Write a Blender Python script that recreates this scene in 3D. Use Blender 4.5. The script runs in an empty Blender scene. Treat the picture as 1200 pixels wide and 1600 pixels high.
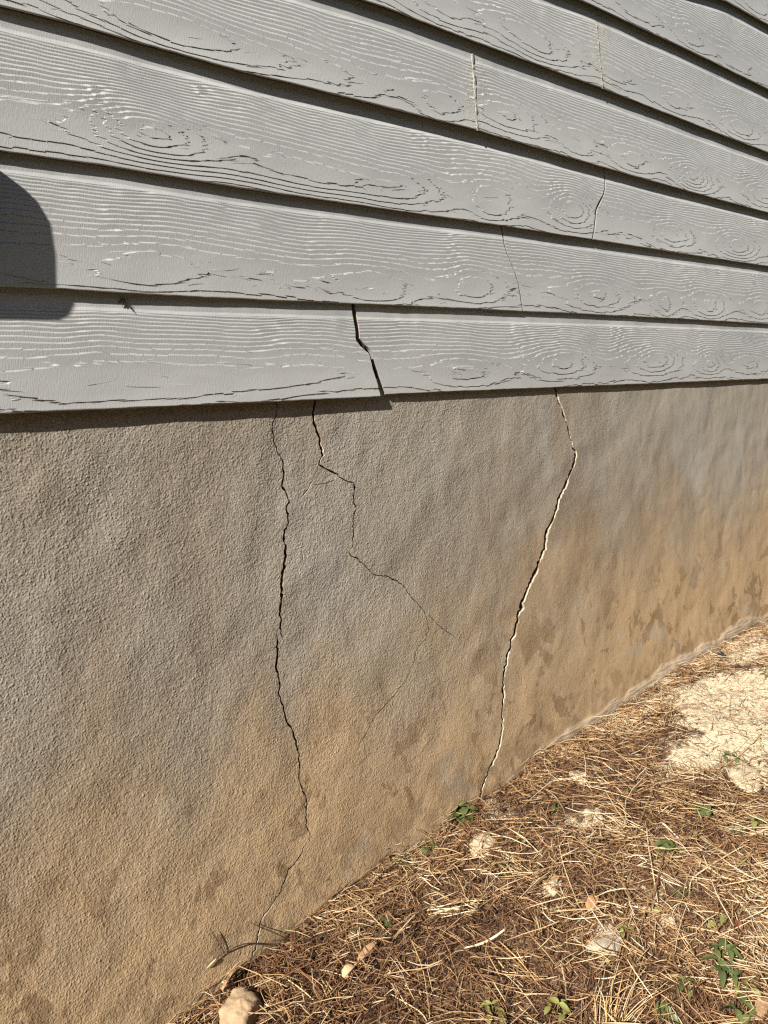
import bpy, math, random
import numpy as np
from mathutils import Matrix, Vector
from mathutils.geometry import delaunay_2d_cdt

random.seed(7)
rng = np.random.default_rng(11)
scn = bpy.context.scene
C = scn.collection

# ------------------------------------------------------------------ camera, light, exposure
CAM = np.array([0.0, -1.11766, -0.02233])          # metres; siding face is the plane y = 0
RM = np.array([[0.76562991, -0.64036179, -0.0612177],
               [-0.13435444, -0.06611621, -0.9887252],
               [0.62909436, 0.76522246, -0.136656]])   # rows: right, down, forward
FPX = 1180.0
cam_d = bpy.data.cameras.new('camera')
cam = bpy.data.objects.new('camera', cam_d)
C.objects.link(cam)
cam_d.sensor_fit = 'VERTICAL'
cam_d.sensor_height = 36.0
cam_d.lens = 36.0 * FPX / 1600.0
cam_d.clip_start = 0.02
cam_d.clip_end = 2000.0
cam.matrix_world = Matrix(((RM[0][0], -RM[1][0], -RM[2][0], CAM[0]),
                           (RM[0][1], -RM[1][1], -RM[2][1], CAM[1]),
                           (RM[0][2], -RM[1][2], -RM[2][2], CAM[2]),
                           (0, 0, 0, 1)))
scn.camera = cam

SUN = Vector((3.2, 1.0, -2.3)).normalized()         # direction the light travels
elev = math.asin(-SUN.z)
world = bpy.data.worlds.new("World")
scn.world = world
world.use_nodes = True
wn = world.node_tree
sky = wn.nodes.new('ShaderNodeTexSky')
sky.sky_type = 'NISHITA'
sky.sun_disc = False
sky.sun_elevation = elev
sky.sun_rotation = math.atan2(-SUN.x, -SUN.y)
wn.links.new(sky.outputs[0], wn.nodes['Background'].inputs[0])
wn.nodes['Background'].inputs[1].default_value = 0.05
sun_d = bpy.data.lights.new('sun', 'SUN')
sun_d.energy = 5.0
sun_d.angle = math.radians(0.53)
sun_d.color = (1.0, 0.945, 0.86)
sun = bpy.data.objects.new('sun', sun_d)
C.objects.link(sun)
sun.rotation_euler = (-SUN).to_track_quat('Z', 'Y').to_euler()
vs = scn.view_settings
vs.view_transform = 'Standard'
vs.look = 'None'
vs.exposure = 1.0
vs.gamma = 1.0
vs.use_curve_mapping = False
scn.cycles.use_denoising = False
scn.cycles.use_adaptive_sampling = False
scn.cycles.sample_clamp_indirect = 4.0
scn.cycles.pixel_filter_type = 'BLACKMAN_HARRIS'
scn.cycles.filter_width = 1.3

# ------------------------------------------------------------------ small maths
def ray(u, v):
    return RM.T @ np.array([u - 600.0, v - 800.0, FPX])

def wall_pt(u, v, y=0.0):
    """photo point -> (x, z) on the vertical plane at depth y"""
    r = ray(u, v)
    t = (y - CAM[1]) / r[1]
    return np.array([r[0] * t, CAM[2] + r[2] * t])

def hash2(ix, iy, seed):
    h = (ix.astype(np.int64) * 374761393 + iy.astype(np.int64) * 668265263 + seed * 974634777) & 0xffffffff
    h = ((h ^ (h >> 13)) * 1274126177) & 0xffffffff
    return ((h ^ (h >> 16)) & 0xffff) / 65535.0

def vnoise(x, y, seed=0):
    x = np.asarray(x, float); y = np.asarray(y, float)
    x, y = np.broadcast_arrays(x, y)
    ix = np.floor(x); iy = np.floor(y)
    fx = x - ix; fy = y - iy
    fx = fx ** 3 * (fx * (fx * 6 - 15) + 10); fy = fy ** 3 * (fy * (fy * 6 - 15) + 10)
    a = hash2(ix, iy, seed); b = hash2(ix + 1, iy, seed)
    c = hash2(ix, iy + 1, seed); d = hash2(ix + 1, iy + 1, seed)
    return ((a + (b - a) * fx) * (1 - fy) + (c + (d - c) * fx) * fy) * 2 - 1

def fbm(x, y, seed=0, octv=3):
    s = 0; a = 1.0
    for i in range(octv):
        s = s + a * vnoise(np.asarray(x) * 2 ** i + 3.1 * i, np.asarray(y) * 2 ** i - 1.7 * i, seed + i)
        a *= 0.5
    return s

GW = np.array([(-40, -1.25), (-3.0, -1.12), (0.0, -1.06), (0.445, -1.031), (0.547, -1.0), (0.701, -0.978), (0.93, -0.953), (1.146, -0.912),
               (1.503, -0.893), (1.967, -0.858), (2.596, -0.838), (4.0, -0.80), (40, -0.7)])
def ground_z(x, y):
    x = np.asarray(x, float); y = np.asarray(y, float)
    zw = np.interp(x, GW[:, 0], GW[:, 1])
    zw = zw * 0.5 + 0.25 * np.interp(x - 0.12, GW[:, 0], GW[:, 1]) + 0.25 * np.interp(x + 0.12, GW[:, 0], GW[:, 1])
    yy = np.minimum(y, 0)
    near = np.exp(-(np.maximum(-y - 1.5, 0) / 3.0) ** 2)
    z = zw + 0.03 * np.maximum(yy, -6.0)
    z = z + near * (0.010 * vnoise(x * 5, y * 5, 3) + 0.005 * vnoise(x * 16, y * 16, 4) + 0.0022 * vnoise(x * 45, y * 45, 5))
    return z

def ground_pt(u, v):
    r = ray(u, v)
    t = -0.9 / r[2]
    for _ in range(30):
        P = CAM + r * t
        t += (ground_z(P[0], P[1]) - P[2]) / r[2] * 0.8
    P = CAM + r * t
    return np.array([P[0], P[1], float(ground_z(P[0], P[1]))])

# ------------------------------------------------------------------ object helpers
def mesh_obj(name, verts, faces, mat=None, parent=None, smooth=False, mats=None, midx=None):
    me = bpy.data.meshes.new(name)
    me.from_pydata([tuple(map(float, v)) for v in verts], [], [tuple(map(int, f)) for f in faces])
    o = bpy.data.objects.new(name, me)
    C.objects.link(o)
    for m in (mats or ([mat] if mat else [])):
        me.materials.append(m)
    if midx is not None:
        me.polygons.foreach_set('material_index', np.asarray(midx, dtype=np.int32))
    if smooth:
        me.polygons.foreach_set('use_smooth', np.ones(len(me.polygons), dtype=bool))
    if parent:
        o.parent = parent
    me.update()
    return o

def fast_mesh(name, V, F, mat, smooth=False, parent=None):
    """V (n,3), F (m,k) with constant k"""
    me = bpy.data.meshes.new(name)
    k = F.shape[1]
    me.vertices.add(len(V)); me.vertices.foreach_set('co', np.ascontiguousarray(V, dtype=np.float32).ravel())
    me.loops.add(F.size); me.loops.foreach_set('vertex_index', np.ascontiguousarray(F, dtype=np.int32).ravel())
    me.polygons.add(len(F)); me.polygons.foreach_set('loop_start', np.arange(0, F.size, k, dtype=np.int32))
    if smooth:
        me.polygons.foreach_set('use_smooth', np.ones(len(F), dtype=bool))
    me.update(calc_edges=True)
    o = bpy.data.objects.new(name, me)
    C.objects.link(o)
    if mat: me.materials.append(mat)
    if parent: o.parent = parent
    return o

def empty(name, loc):
    o = bpy.data.objects.new(name, None)
    o.empty_display_size = 0.03
    C.objects.link(o)
    o.location = tuple(map(float, loc))
    return o

def tag(o, label=None, cat=None, group=None, kind=None):
    if label: o['label'] = label
    if cat: o['category'] = cat
    if group: o['group'] = group
    if kind: o['kind'] = kind
    return o

def set_attr(me, name, arr, typ='FLOAT'):
    a = me.attributes.new(name, typ, 'POINT')
    arr = np.ascontiguousarray(arr, dtype=np.float32)
    a.data.foreach_set('value' if typ == 'FLOAT' else 'vector', arr.ravel())

# ------------------------------------------------------------------ material helpers
class NT:
    def __init__(s, name):
        s.m = bpy.data.materials.new(name); s.m.use_nodes = True
        s.t = s.m.node_tree; s.b = s.t.nodes['Principled BSDF']
    def n(s, t, **k):
        nd = s.t.nodes.new(t)
        for a, v in k.items(): setattr(nd, a, v)
        return nd
    def put(s, sock, v):
        if isinstance(v, bpy.types.NodeSocket): s.t.links.new(v, sock)
        elif v is not None: sock.default_value = v
    def math(s, op, a, b=None, c=None, clamp=False):
        nd = s.n('ShaderNodeMath', operation=op, use_clamp=clamp)
        s.put(nd.inputs[0], a); s.put(nd.inputs[1], b)
        if c is not None: s.put(nd.inputs[2], c)
        return nd.outputs[0]
    def pos(s, scale=(1, 1, 1), rot=(0, 0, 0), loc=(0, 0, 0)):
        g = s.n('ShaderNodeNewGeometry')
        mp = s.n('ShaderNodeMapping')
        s.put(mp.inputs[0], g.outputs['Position'])
        mp.inputs['Scale'].default_value = scale; mp.inputs['Rotation'].default_value = rot; mp.inputs['Location'].default_value = loc
        return mp.outputs[0]
    def obj_pos(s, scale=(1, 1, 1)):
        g = s.n('ShaderNodeTexCoord'); mp = s.n('ShaderNodeMapping')
        s.put(mp.inputs[0], g.outputs['Object']); mp.inputs['Scale'].default_value = scale
        return mp.outputs[0]
    def noise(s, vec, scale, detail=2.0, rough=0.5, dist=0.0):
        nd = s.n('ShaderNodeTexNoise')
        s.put(nd.inputs['Vector'], vec); nd.inputs['Scale'].default_value = scale
        nd.inputs['Detail'].default_value = detail; nd.inputs['Roughness'].default_value = rough
        nd.inputs['Distortion'].default_value = dist
        return nd.outputs[0]
    def voro(s, vec, scale, feature='F1'):
        nd = s.n('ShaderNodeTexVoronoi', feature=feature)
        s.put(nd.inputs['Vector'], vec); nd.inputs['Scale'].default_value = scale
        return nd.outputs['Distance']
    def ramp(s, f, stops, interp='LINEAR'):
        nd = s.n('ShaderNodeValToRGB'); cr = nd.color_ramp; cr.interpolation = interp
        while len(cr.elements) < len(stops): cr.elements.new(0.5)
        for e, (p, c) in zip(cr.elements, stops):
            e.position = p; e.color = (c[0], c[1], c[2], 1) if not isinstance(c, (int, float)) else (c, c, c, 1)
        s.put(nd.inputs[0], f)
        return nd.outputs[0]
    def mix(s, f, a, b, mode='MIX'):
        nd = s.n('ShaderNodeMix', data_type='RGBA', blend_type=mode)
        s.put(nd.inputs[0], f)
        for sock, v in ((nd.inputs[6], a), (nd.inputs[7], b)):
            if isinstance(v, tuple): v = (v[0], v[1], v[2], 1)
            s.put(sock, v)
        return nd.outputs[2]
    def mrange(s, v, a, b, c=0.0, d=1.0, interp='SMOOTHSTEP'):
        nd = s.n('ShaderNodeMapRange', interpolation_type=interp)
        for i, q in enumerate((v, a, b, c, d)): s.put(nd.inputs[i], q)
        return nd.outputs[0]
    def attr(s, name):
        return s.n('ShaderNodeAttribute', attribute_name=name)
    def bump(s, h, dist=1.0, strength=1.0, normal=None):
        nd = s.n('ShaderNodeBump')
        nd.inputs['Strength'].default_value = strength; nd.inputs['Distance'].default_value = dist
        s.put(nd.inputs['Height'], h)
        if normal: s.put(nd.inputs['Normal'], normal)
        return nd.outputs[0]
    def out(s, col=None, rough=None, normal=None, spec=None):
        if col is not None:
            if isinstance(col, tuple): col = (col[0], col[1], col[2], 1)
            s.put(s.b.inputs['Base Color'], col)
        s.put(s.b.inputs['Roughness'], rough)
        if normal: s.put(s.b.inputs['Normal'], normal)
        s.b.inputs['Specular IOR Level'].default_value = 0.3 if spec is None else spec
        return s.m

def simple(name, col, rough=0.8, bump=None, vary=0.15, vscale=60, spec=0.25):
    t = NT(name)
    p = t.obj_pos()
    n = t.noise(p, vscale, 4, 0.6)
    c = t.mix(t.mrange(n, 0.3, 0.7), tuple(v * (1 - vary) for v in col), tuple(min(1, v * (1 + vary)) for v in col))
    nm = None
    if bump:
        nm = t.bump(t.noise(p, bump[0], 5, 0.6), bump[1])
    return t.out(c, rough, nm, spec)

# ---- painted fibre-cement siding with embossed cedar grain
def mat_siding():
    t = NT('grey_painted_siding')
    A = t.attr('grain'); B = t.attr('board')
    sa = t.n('ShaderNodeSeparateXYZ'); t.put(sa.inputs[0], A.outputs['Vector'])
    sb = t.n('ShaderNodeSeparateXYZ'); t.put(sb.inputs[0], B.outputs['Vector'])
    g, gx, gz = sa.outputs[0], sa.outputs[1], sa.outputs[2]
    gm = t.math('SQRT', t.math('ADD', t.math('MULTIPLY', gx, gx), t.math('MULTIPLY', gz, gz)))   # contours per metre
    geo = t.n('ShaderNodeNewGeometry'); sp = t.n('ShaderNodeSeparateXYZ'); t.put(sp.inputs[0], geo.outputs['Position'])
    # stretched cells: inside one the grain line runs level, at its end it jumps
    def streak_at(dz):
        lo = t.noise(t.pos((5, 1, 75), loc=(0, 0, 75 * dz)), 1.0, 0.0)
        u = t.math('MULTIPLY_ADD', lo, 7.0, t.math('MULTIPLY', sp.outputs[0], 40.0))
        uf = t.math('FLOOR', u)
        xs = t.math('ADD', uf, t.mrange(t.math('SUBTRACT', u, uf), 0.90, 1.0))
        cv = t.n('ShaderNodeCombineXYZ'); t.put(cv.inputs[0], t.math('MULTIPLY', xs, 0.83)); cv.inputs[1].default_value = 3.7
        t.put(cv.inputs[2], t.math('MULTIPLY_ADD', sp.outputs[2], 75.0, 75.0 * dz))
        return t.math('SUBTRACT', t.noise(cv.outputs[0], 1.0, 0.0), 0.5)
    streak = streak_at(0.0); streak2 = streak_at(0.0012)
    wgt = t.mrange(gm, 55.0, 165.0, 0.72, 0.05)
    g1 = t.math('MULTIPLY_ADD', streak, wgt, g)
    dsz = t.math('MULTIPLY', t.math('MULTIPLY', t.math('SUBTRACT', streak2, streak), 1.0 / 0.0012), wgt)
    gzt = t.math('ADD', gz, dsz)
    gl = t.math('SQRT', t.math('ADD', t.math('MULTIPLY', gx, gx), t.math('MULTIPLY', gzt, gzt)))
    tick = t.math('SUBTRACT', t.noise(t.pos((10, 1, 330)), 1.0, 0.0), 0.5)
    g1 = t.math('MULTIPLY_ADD', t.math('MULTIPLY', tick, 0.022), gx, g1)
    st2 = t.math('SUBTRACT', t.noise(t.pos((40, 1, 160), loc=(3, 0, 9)), 1.0, 1.0, 0.5), 0.5)
    g1 = t.math('MULTIPLY_ADD', st2, 0.05, g1)
    fl = t.math('FLOOR', g1)
    fr = t.math('SUBTRACT', g1, fl)
    w = t.math('MULTIPLY', t.math('ADD', gl, 6.0), 0.00205)
    w = t.math('MINIMUM', t.math('MAXIMUM', w, 0.02), 0.42)
    stp = t.mrange(fr, t.math('SUBTRACT', 1.0, w), 1.0)
    saw = t.math('MULTIPLY', t.math('SUBTRACT', stp, t.math('ADD', fr, t.math('SUBTRACT', g, g1))), t.mrange(sb.outputs[0], -0.001, 0.003))
    saw = t.math('MULTIPLY_ADD', t.math('MAXIMUM', g, sb.outputs[1]), 0.72, saw)
    h = t.math('MULTIPLY', saw, 0.0026)
    band = t.mrange(t.math('MULTIPLY_ADD', st2, 0.002, sb.outputs[0]), -0.0045, 0.0030)
    h = t.math('MULTIPLY_ADD', band, 0.0022, h)
    # pores and brushed paint
    pore = t.noise(t.pos((38, 1, 900)), 1.0, 1.0, 0.4)
    pore = t.mrange(pore, 0.70, 0.735)
    pore = t.math('MULTIPLY', pore, t.mrange(gm, 140.0, 60.0, 0.0, 1.0))
    h = t.math('MULTIPLY_ADD', pore, -0.00012, h)
    brush = t.noise(t.pos((620, 1, 130)), 1.0, 3.0, 0.6)
    h = t.math('MULTIPLY_ADD', brush, 0.00030, h)
    grit = t.noise(t.pos((1, 1, 1)), 900.0, 2.0, 0.6)
    h = t.math('MULTIPLY_ADD', grit, 0.00010, h)
    wav = t.noise(t.pos((6, 1, 14)), 1.0, 2.0, 0.5)
    h = t.math('MULTIPLY_ADD', wav, 0.0016, h)
    # colour: weathered grey, light dust film, a few runs
    d = t.noise(t.pos((1.6, 1, 5)), 1.0, 5.0, 0.6)
    col = t.mix(t.mrange(d, 0.35, 0.68), (0.425, 0.431, 0.430), (0.478, 0.484, 0.480))
    run = t.noise(t.pos((60, 1, 3)), 1.0, 3.0, 0.6)
    col = t.mix(t.mrange(run, 0.55, 0.8, 0, 0.35), col, (0.46, 0.445, 0.41))
    spk = t.noise(t.pos(), 260.0, 2.0, 0.7)
    col = t.mix(t.mrange(spk, 0.72, 0.80, 0, 0.6), col, (0.12, 0.10, 0.085))
    # splashes of caulk smeared near the butt joints
    smear = t.mrange(sb.outputs[2], 0.055, 0.004)
    sm = t.noise(t.pos((90, 1, 220)), 1.0, 4.0, 0.7)
    smear = t.math('MULTIPLY', smear, t.mrange(sm, 0.44, 0.60))
    col = t.mix(t.math('MULTIPLY', smear, 0.75), col, (0.56, 0.53, 0.46))
    h = t.math('MULTIPLY_ADD', t.math('MULTIPLY', smear, t.noise(t.pos(), 420.0, 2.0, 0.6)), 0.0006, h)
    return t.out(col, 0.62, t.bump(h, 1.0), 0.3)

# ---- parged concrete foundation
def mat_concrete():
    t = NT('parged_concrete')
    a = t.attr('parge')                      # x: roughness of coat, y: height above soil, z: mortar skirt
    s = t.n('ShaderNodeSeparateXYZ'); t.put(s.inputs[0], a.outputs['Vector'])
    rgh, hab, skirt = s.outputs
    p = t.pos()
    # colour fields
    big = t.noise(t.pos((1.5, 1, 1.1)), 1.0, 4.0, 0.55, 0.6)
    mid = t.noise(t.pos((7, 1, 3.5)), 1.0, 5.0, 0.6, 0.5)
    strk = t.noise(t.pos((5, 1, 1.9), rot=(0, 0.3, 0)), 1.0, 3.0, 0.5)
    grey = (0.355, 0.312, 0.252); brown = (0.285, 0.225, 0.163); pale = (0.40, 0.375, 0.335)
    col = t.mix(t.mrange(big, 0.36, 0.62), brown, grey)
    geo = t.n('ShaderNodeNewGeometry'); sx = t.n('ShaderNodeSeparateXYZ'); t.put(sx.inputs[0], geo.outputs['Position'])
    px, pz = sx.outputs[0], sx.outputs[2]
    upper = t.mrange(pz, -0.62, -0.25)
    col = t.mix(t.math('MULTIPLY', t.mrange(strk, 0.5, 0.68, 0, 0.75), upper), col, pale)
    col = t.mix(t.math('MULTIPLY', t.mrange(strk, 0.47, 0.33, 0, 0.5), t.mrange(pz, -0.7, -0.1)), col, (0.25, 0.19, 0.14))
    # clay-splash: orange-tan rising from the soil, uneven upper edge
    lvl = t.math('MULTIPLY_ADD', t.math('SUBTRACT', mid, 0.5), 0.55, hab)
    lvl = t.math('MULTIPLY_ADD', t.math('SUBTRACT', big, 0.5), 0.45, lvl)
    col = t.mix(t.mrange(lvl, 0.45, 0.85, 0, 0.45), col, (0.345, 0.318, 0.272))
    clay = t.mrange(lvl, 0.66, 0.14, 0, 1.0)
    col = t.mix(clay, col, (0.450, 0.322, 0.188))
    # darker stains close to the soil
    st = t.noise(t.pos((11, 1, 8), loc=(1.3, 0, 4.2)), 1.0, 5.0, 0.65, 0.4)
    stm = t.math('MULTIPLY', t.mrange(st, 0.565, 0.60), t.mrange(hab, 0.56, 0.12, 0, 0.85))
    col = t.mix(stm, col, (0.25, 0.165, 0.09))
    st3 = t.noise(t.pos((22, 1, 19), loc=(7.3, 0, 1.2)), 1.0, 3.0, 0.6, 0.5)
    col = t.mix(t.math('MULTIPLY', t.mrange(st3, 0.635, 0.66), t.mrange(hab, 0.70, 0.2, 0, 0.6)), col, (0.25, 0.17, 0.10))
    # damp brown seam just above the mortar skirt
    seam = t.math('MULTIPLY', t.mrange(t.math('MULTIPLY_ADD', t.math('SUBTRACT', st, 0.5), 0.25, hab), 0.16, 0.06, 0, 0.7), t.mrange(st3, 0.45, 0.6))
    col = t.mix(seam, col, (0.29, 0.20, 0.115))
    # cleaner grey parge low on the wall
    gp = t.noise(t.pos((6, 1, 6), loc=(11, 0, 3)), 1.0, 4.0, 0.6)
    col = t.mix(t.math('MULTIPLY', t.mrange(gp, 0.55, 0.66), t.mrange(hab, 0.40, 0.12, 0, 0.5)), col, (0.39, 0.34, 0.28))
    col = t.mix(t.math('MULTIPLY', skirt, t.mrange(st3, 0.35, 0.6, 0.9, 0.45)), col, t.mix(mid, (0.36, 0.30, 0.235), (0.45, 0.385, 0.305)))
    col = t.mix(t.mrange(t.math('MULTIPLY_ADD', t.math('SUBTRACT', mid, 0.5), 0.05, hab), 0.030, 0.004, 0, 0.75), col, (0.17, 0.115, 0.065))
    fine = t.noise(p, 280.0, 2.0, 0.6)
    col = t.mix(t.math('MULTIPLY', t.mrange(fine, 0.28, 0.50, 0.42, 0.0), t.mrange(rgh, 0.1, 0.9, 0.45, 1.0)), col, (0.13, 0.095, 0.06))
    col = t.mix(t.math('MULTIPLY', t.mrange(fine, 0.56, 0.74, 0.0, 0.40), t.mrange(rgh, 0.1, 0.9, 0.4, 1.0)), col, (0.60, 0.52, 0.40))
    dots = t.noise(p, 75.0, 2.0, 0.6)
    col = t.mix(t.mrange(dots, 0.735, 0.76, 0, 0.75), col, (0.11, 0.07, 0.04))
    # relief
    c1 = t.noise(p, 350.0, 2.0, 0.55, 0.0)
    vg = t.mrange(t.voro(p, 230.0), 0.60, 0.05)
    c2 = t.noise(p, 130.0, 1.0, 0.5)
    c3 = t.noise(t.pos((1, 1, 0.75), rot=(0, 0.6, 0)), 22.0, 3.0, 0.5)
    c4 = t.noise(t.pos((1.1, 1, 0.9), rot=(0, 0.6, 0)), 7.0, 2.0, 0.45, 0.3)
    pim = t.voro(p, 130.0)
    pimh = t.math('MULTIPLY', t.mrange(pim, 0.34, 0.08), t.mrange(t.noise(p, 40.0, 1.0), 0.5, 0.62))
    h = t.math('MULTIPLY', t.math('MULTIPLY', c1, 0.00115), rgh)
    h = t.math('MULTIPLY_ADD', t.math('MULTIPLY', vg, 0.00036), rgh, h)
    h = t.math('MULTIPLY_ADD', t.math('MULTIPLY', pimh, 0.0007), rgh, h)
    h = t.math('MULTIPLY_ADD', t.math('MULTIPLY', c2, 0.0009), t.math('MAXIMUM', rgh, 0.22), h)
    h = t.math('MULTIPLY_ADD', c3, 0.0024, h)
    h = t.math('MULTIPLY_ADD', c4, 0.0070, h)
    troughs = t.noise(t.pos((16, 1, 150), rot=(0, 0.45, 0)), 1.0, 3.0, 0.6)
    h = t.math('MULTIPLY_ADD', t.math('MULTIPLY', troughs, 0.0045), skirt, h)
    gouge = t.mrange(t.noise(t.pos((60, 1, 5), rot=(0, 0.7, 0)), 1.0, 1.0, 0.4), 0.76, 0.80)
    h = t.math('MULTIPLY_ADD', gouge, -0.0008, h)
    return t.out(col, 0.88, t.bump(h, 1.0), 0.2)

def mat_ground():
    t = NT('litter_soil')
    a = t.attr('sand')
    p = t.pos()
    n1 = t.noise(p, 26.0, 6.0, 0.7); n2 = t.noise(p, 140.0, 4.0, 0.65)
    soil = t.mix(t.mrange(n1, 0.35, 0.65), (0.060, 0.036, 0.022), (0.17, 0.105, 0.062))
    soil = t.mix(t.mrange(n2, 0.52, 0.66, 0, 0.6), soil, (0.30, 0.20, 0.115))
    sand = t.mix(t.mrange(n2, 0.36, 0.6), (0.42, 0.34, 0.22), (0.64, 0.555, 0.405))
    sand = t.mix(t.mrange(t.noise(p, 55.0, 4.0, 0.7), 0.58, 0.70, 0, 0.55), sand, (0.46, 0.33, 0.18))
    sand = t.mix(t.mrange(t.voro(p, 210.0), 0.22, 0.08, 0, 0.9), sand, (0.72, 0.67, 0.56))
    m = t.math('MULTIPLY_ADD', t.math('SUBTRACT', n1, 0.5), 2.2, a.outputs['Fac'])
    m = t.mrange(m, 0.36, 0.70)
    geo = t.n('ShaderNodeNewGeometry'); sp = t.n('ShaderNodeSeparateXYZ'); t.put(sp.inputs[0], geo.outputs['Position'])
    dim_ground = t.mix(t.mrange(n1, 0.35, 0.65), (0.030, 0.040, 0.014), (0.070, 0.078, 0.030))  # unseen outer ground, made dark green to cut bounced light
    soil = t.mix(t.mrange(t.math('MULTIPLY_ADD', n1, 0.6, sp.outputs[1]), -1.15, -1.6), soil, dim_ground)
    col = t.mix(m, soil, sand)
    h = t.math('MULTIPLY', n1, 0.012)
    h = t.math('MULTIPLY_ADD', n2, 0.0035, h)
    h = t.math('MULTIPLY_ADD', t.math('MULTIPLY', t.mrange(t.voro(p, 170.0), 0.45, 0.1), m), 0.0018, h)
    return t.out(col, 0.95, t.bump(h, 1.0), 0.1)

def mat_straw():
    t = NT('dry_straw')
    a = t.attr('tone')
    n = t.noise(t.pos(), 160.0, 2.0, 0.6)
    f = t.math('MULTIPLY_ADD', t.math('SUBTRACT', n, 0.5), 0.18, a.outputs['Fac'])
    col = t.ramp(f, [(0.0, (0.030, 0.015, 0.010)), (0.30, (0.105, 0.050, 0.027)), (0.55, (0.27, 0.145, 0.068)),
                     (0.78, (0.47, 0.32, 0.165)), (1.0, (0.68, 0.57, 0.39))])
    return t.out(col, 0.55, None, 0.3)

def mat_leaf(name, c1, c2):
    t = NT(name)
    n = t.noise(t.pos(), 120.0, 3.0, 0.6)
    oi = t.n('ShaderNodeObjectInfo')
    f = t.math('ADD', t.math('MULTIPLY', n, 0.6), t.math('MULTIPLY', oi.outputs['Random'], 0.5))
    col = t.mix(f, c1, c2)
    t.b.inputs['Transmission Weight'].default_value = 0.0
    t.b.inputs['Subsurface Weight'].default_value = 0.0
    return t.out(col, 0.42, t.bump(t.noise(t.pos(), 300.0, 2.0), 0.0006), 0.4)

M_SIDE = mat_siding()
M_RAW = simple('raw_board_edge', (0.085, 0.052, 0.032), 0.9, (300, 0.0006), 0.3, 90)
M_CUT = simple('broken_board_core', (0.30, 0.27, 0.235), 0.9, (400, 0.0008), 0.25, 120)
M_SHEATH = simple('dark_housewrap', (0.035, 0.026, 0.02), 0.9, None, 0.2)
M_CONC = mat_concrete()
M_LIP = simple('crack_lip', (0.46, 0.39, 0.29), 0.95, (300, 0.0012), 0.25, 140)  # chipped rim, coloured paler than the crack to carry its sunlit edge
M_CRK = simple('crack_inside', (0.20, 0.155, 0.11), 0.95, (300, 0.0012), 0.3, 140)
M_CRKD = simple('crack_depth', (0.03, 0.022, 0.016), 1.0, None, 0.2)
M_CAULK = simple('old_caulk', (0.47, 0.455, 0.41), 0.6, (260, 0.0016), 0.15, 200)
M_GRND = mat_ground()
M_STRAW = mat_straw()
M_LEAF = mat_leaf('clover_green', (0.045, 0.062, 0.018), (0.105, 0.130, 0.042))
M_LEAFY = mat_leaf('yellow_green_leaf', (0.14, 0.155, 0.040), (0.25, 0.24, 0.075))
M_STEM = simple('weed_stem', (0.14, 0.13, 0.04), 0.6)
M_TWIG = simple('olive_twig', (0.060, 0.042, 0.020), 0.7, (250, 0.001), 0.35, 60)
M_LIME = simple('cream_limestone', (0.50, 0.415, 0.285), 0.95, (140, 0.006), 0.2, 70, 0.1)
M_GREYR = simple('grey_stone', (0.36, 0.31, 0.24), 0.95, (90, 0.004), 0.25, 50, 0.1)
M_TAN = simple('tan_stone', (0.36, 0.255, 0.155), 0.85, (120, 0.0022), 0.22, 45, 0.2)
M_BARK = simple('bark_sliver', (0.36, 0.225, 0.125), 0.85, (200, 0.002), 0.3, 80)
M_CHIP = simple('fresh_wood_chip', (0.55, 0.40, 0.235), 0.7, (160, 0.001), 0.2, 80)
M_DARK = simple('dark_pebble', (0.028, 0.027, 0.028), 0.5, (120, 0.002), 0.3, 60, 0.4)
M_RED = simple('rust_red_leaf', (0.19, 0.070, 0.032), 0.55, (150, 0.001), 0.25, 80)
M_SCALE = simple('cone_scale', (0.34, 0.19, 0.095), 0.7, (150, 0.001), 0.25, 80)
M_BUG = simple('dark_fluff', (0.022, 0.014, 0.009), 0.9, None, 0.3)
M_CASTER = simple('grey_caster', (0.34, 0.33, 0.31), 0.5)

# ------------------------------------------------------------------ siding
EXPO = 0.178
def poly(pts, y=0.0):
    return np.array([wall_pt(u, v, y) for u, v in pts])

ROWPX = {1: [(0, 448), (100, 452), (300, 464), (500, 472.5), (660, 479), (900, 490), (1080, 499), (1200, 506)],
         2: [(0, 235), (160, 258), (370, 293), (600, 326), (780, 352), (925, 374), (1080, 398.5), (1200, 416)],
         3: [(0, 9), (120, 39), (375, 110), (600, 166), (745, 203), (925, 256), (1080, 300), (1200, 332)],
         4: [(200, -118), (600, 10), (742, 65), (942, 138), (1080, 192), (1200, 238)],
         5: [(600, -116), (915, 3), (1080, 80), (1200, 139)],
         6: [(1000, -40), (1135, 2), (1200, 38)]}
ROW0L = [(0, 647), (300, 633.5), (594.7, 620)]
ROW0R = [(602, 616.5), (750, 610), (900, 604), (1200, 592)]
def edge_fn(P, zc):
    P = P[np.argsort(P[:, 0])]
    def f(x):
        z = np.interp(x, P[:, 0], P[:, 1])
        fade = np.clip((np.abs(x - np.clip(x, P[0, 0], P[-1, 0]))) / 0.8, 0, 1)
        return z * (1 - fade) + zc * fade
    return f
NOM = [0.0, 0.169, 0.346, 0.527, 0.701, 0.882, 1.064, 1.242, 1.42, 1.598, 1.776]
EDGE = {}
for k, l in ROWPX.items():
    EDGE[k] = edge_fn(poly(l), NOM[k])
EDGE['0L'] = edge_fn(poly(ROW0L), 0.0)
EDGE['0R'] = edge_fn(poly(ROW0R, 0.006), 0.0)
for k in range(7, 11):
    EDGE[k] = (lambda zc: (lambda x: np.full_like(np.asarray(x, float), zc)))(NOM[k])
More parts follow.
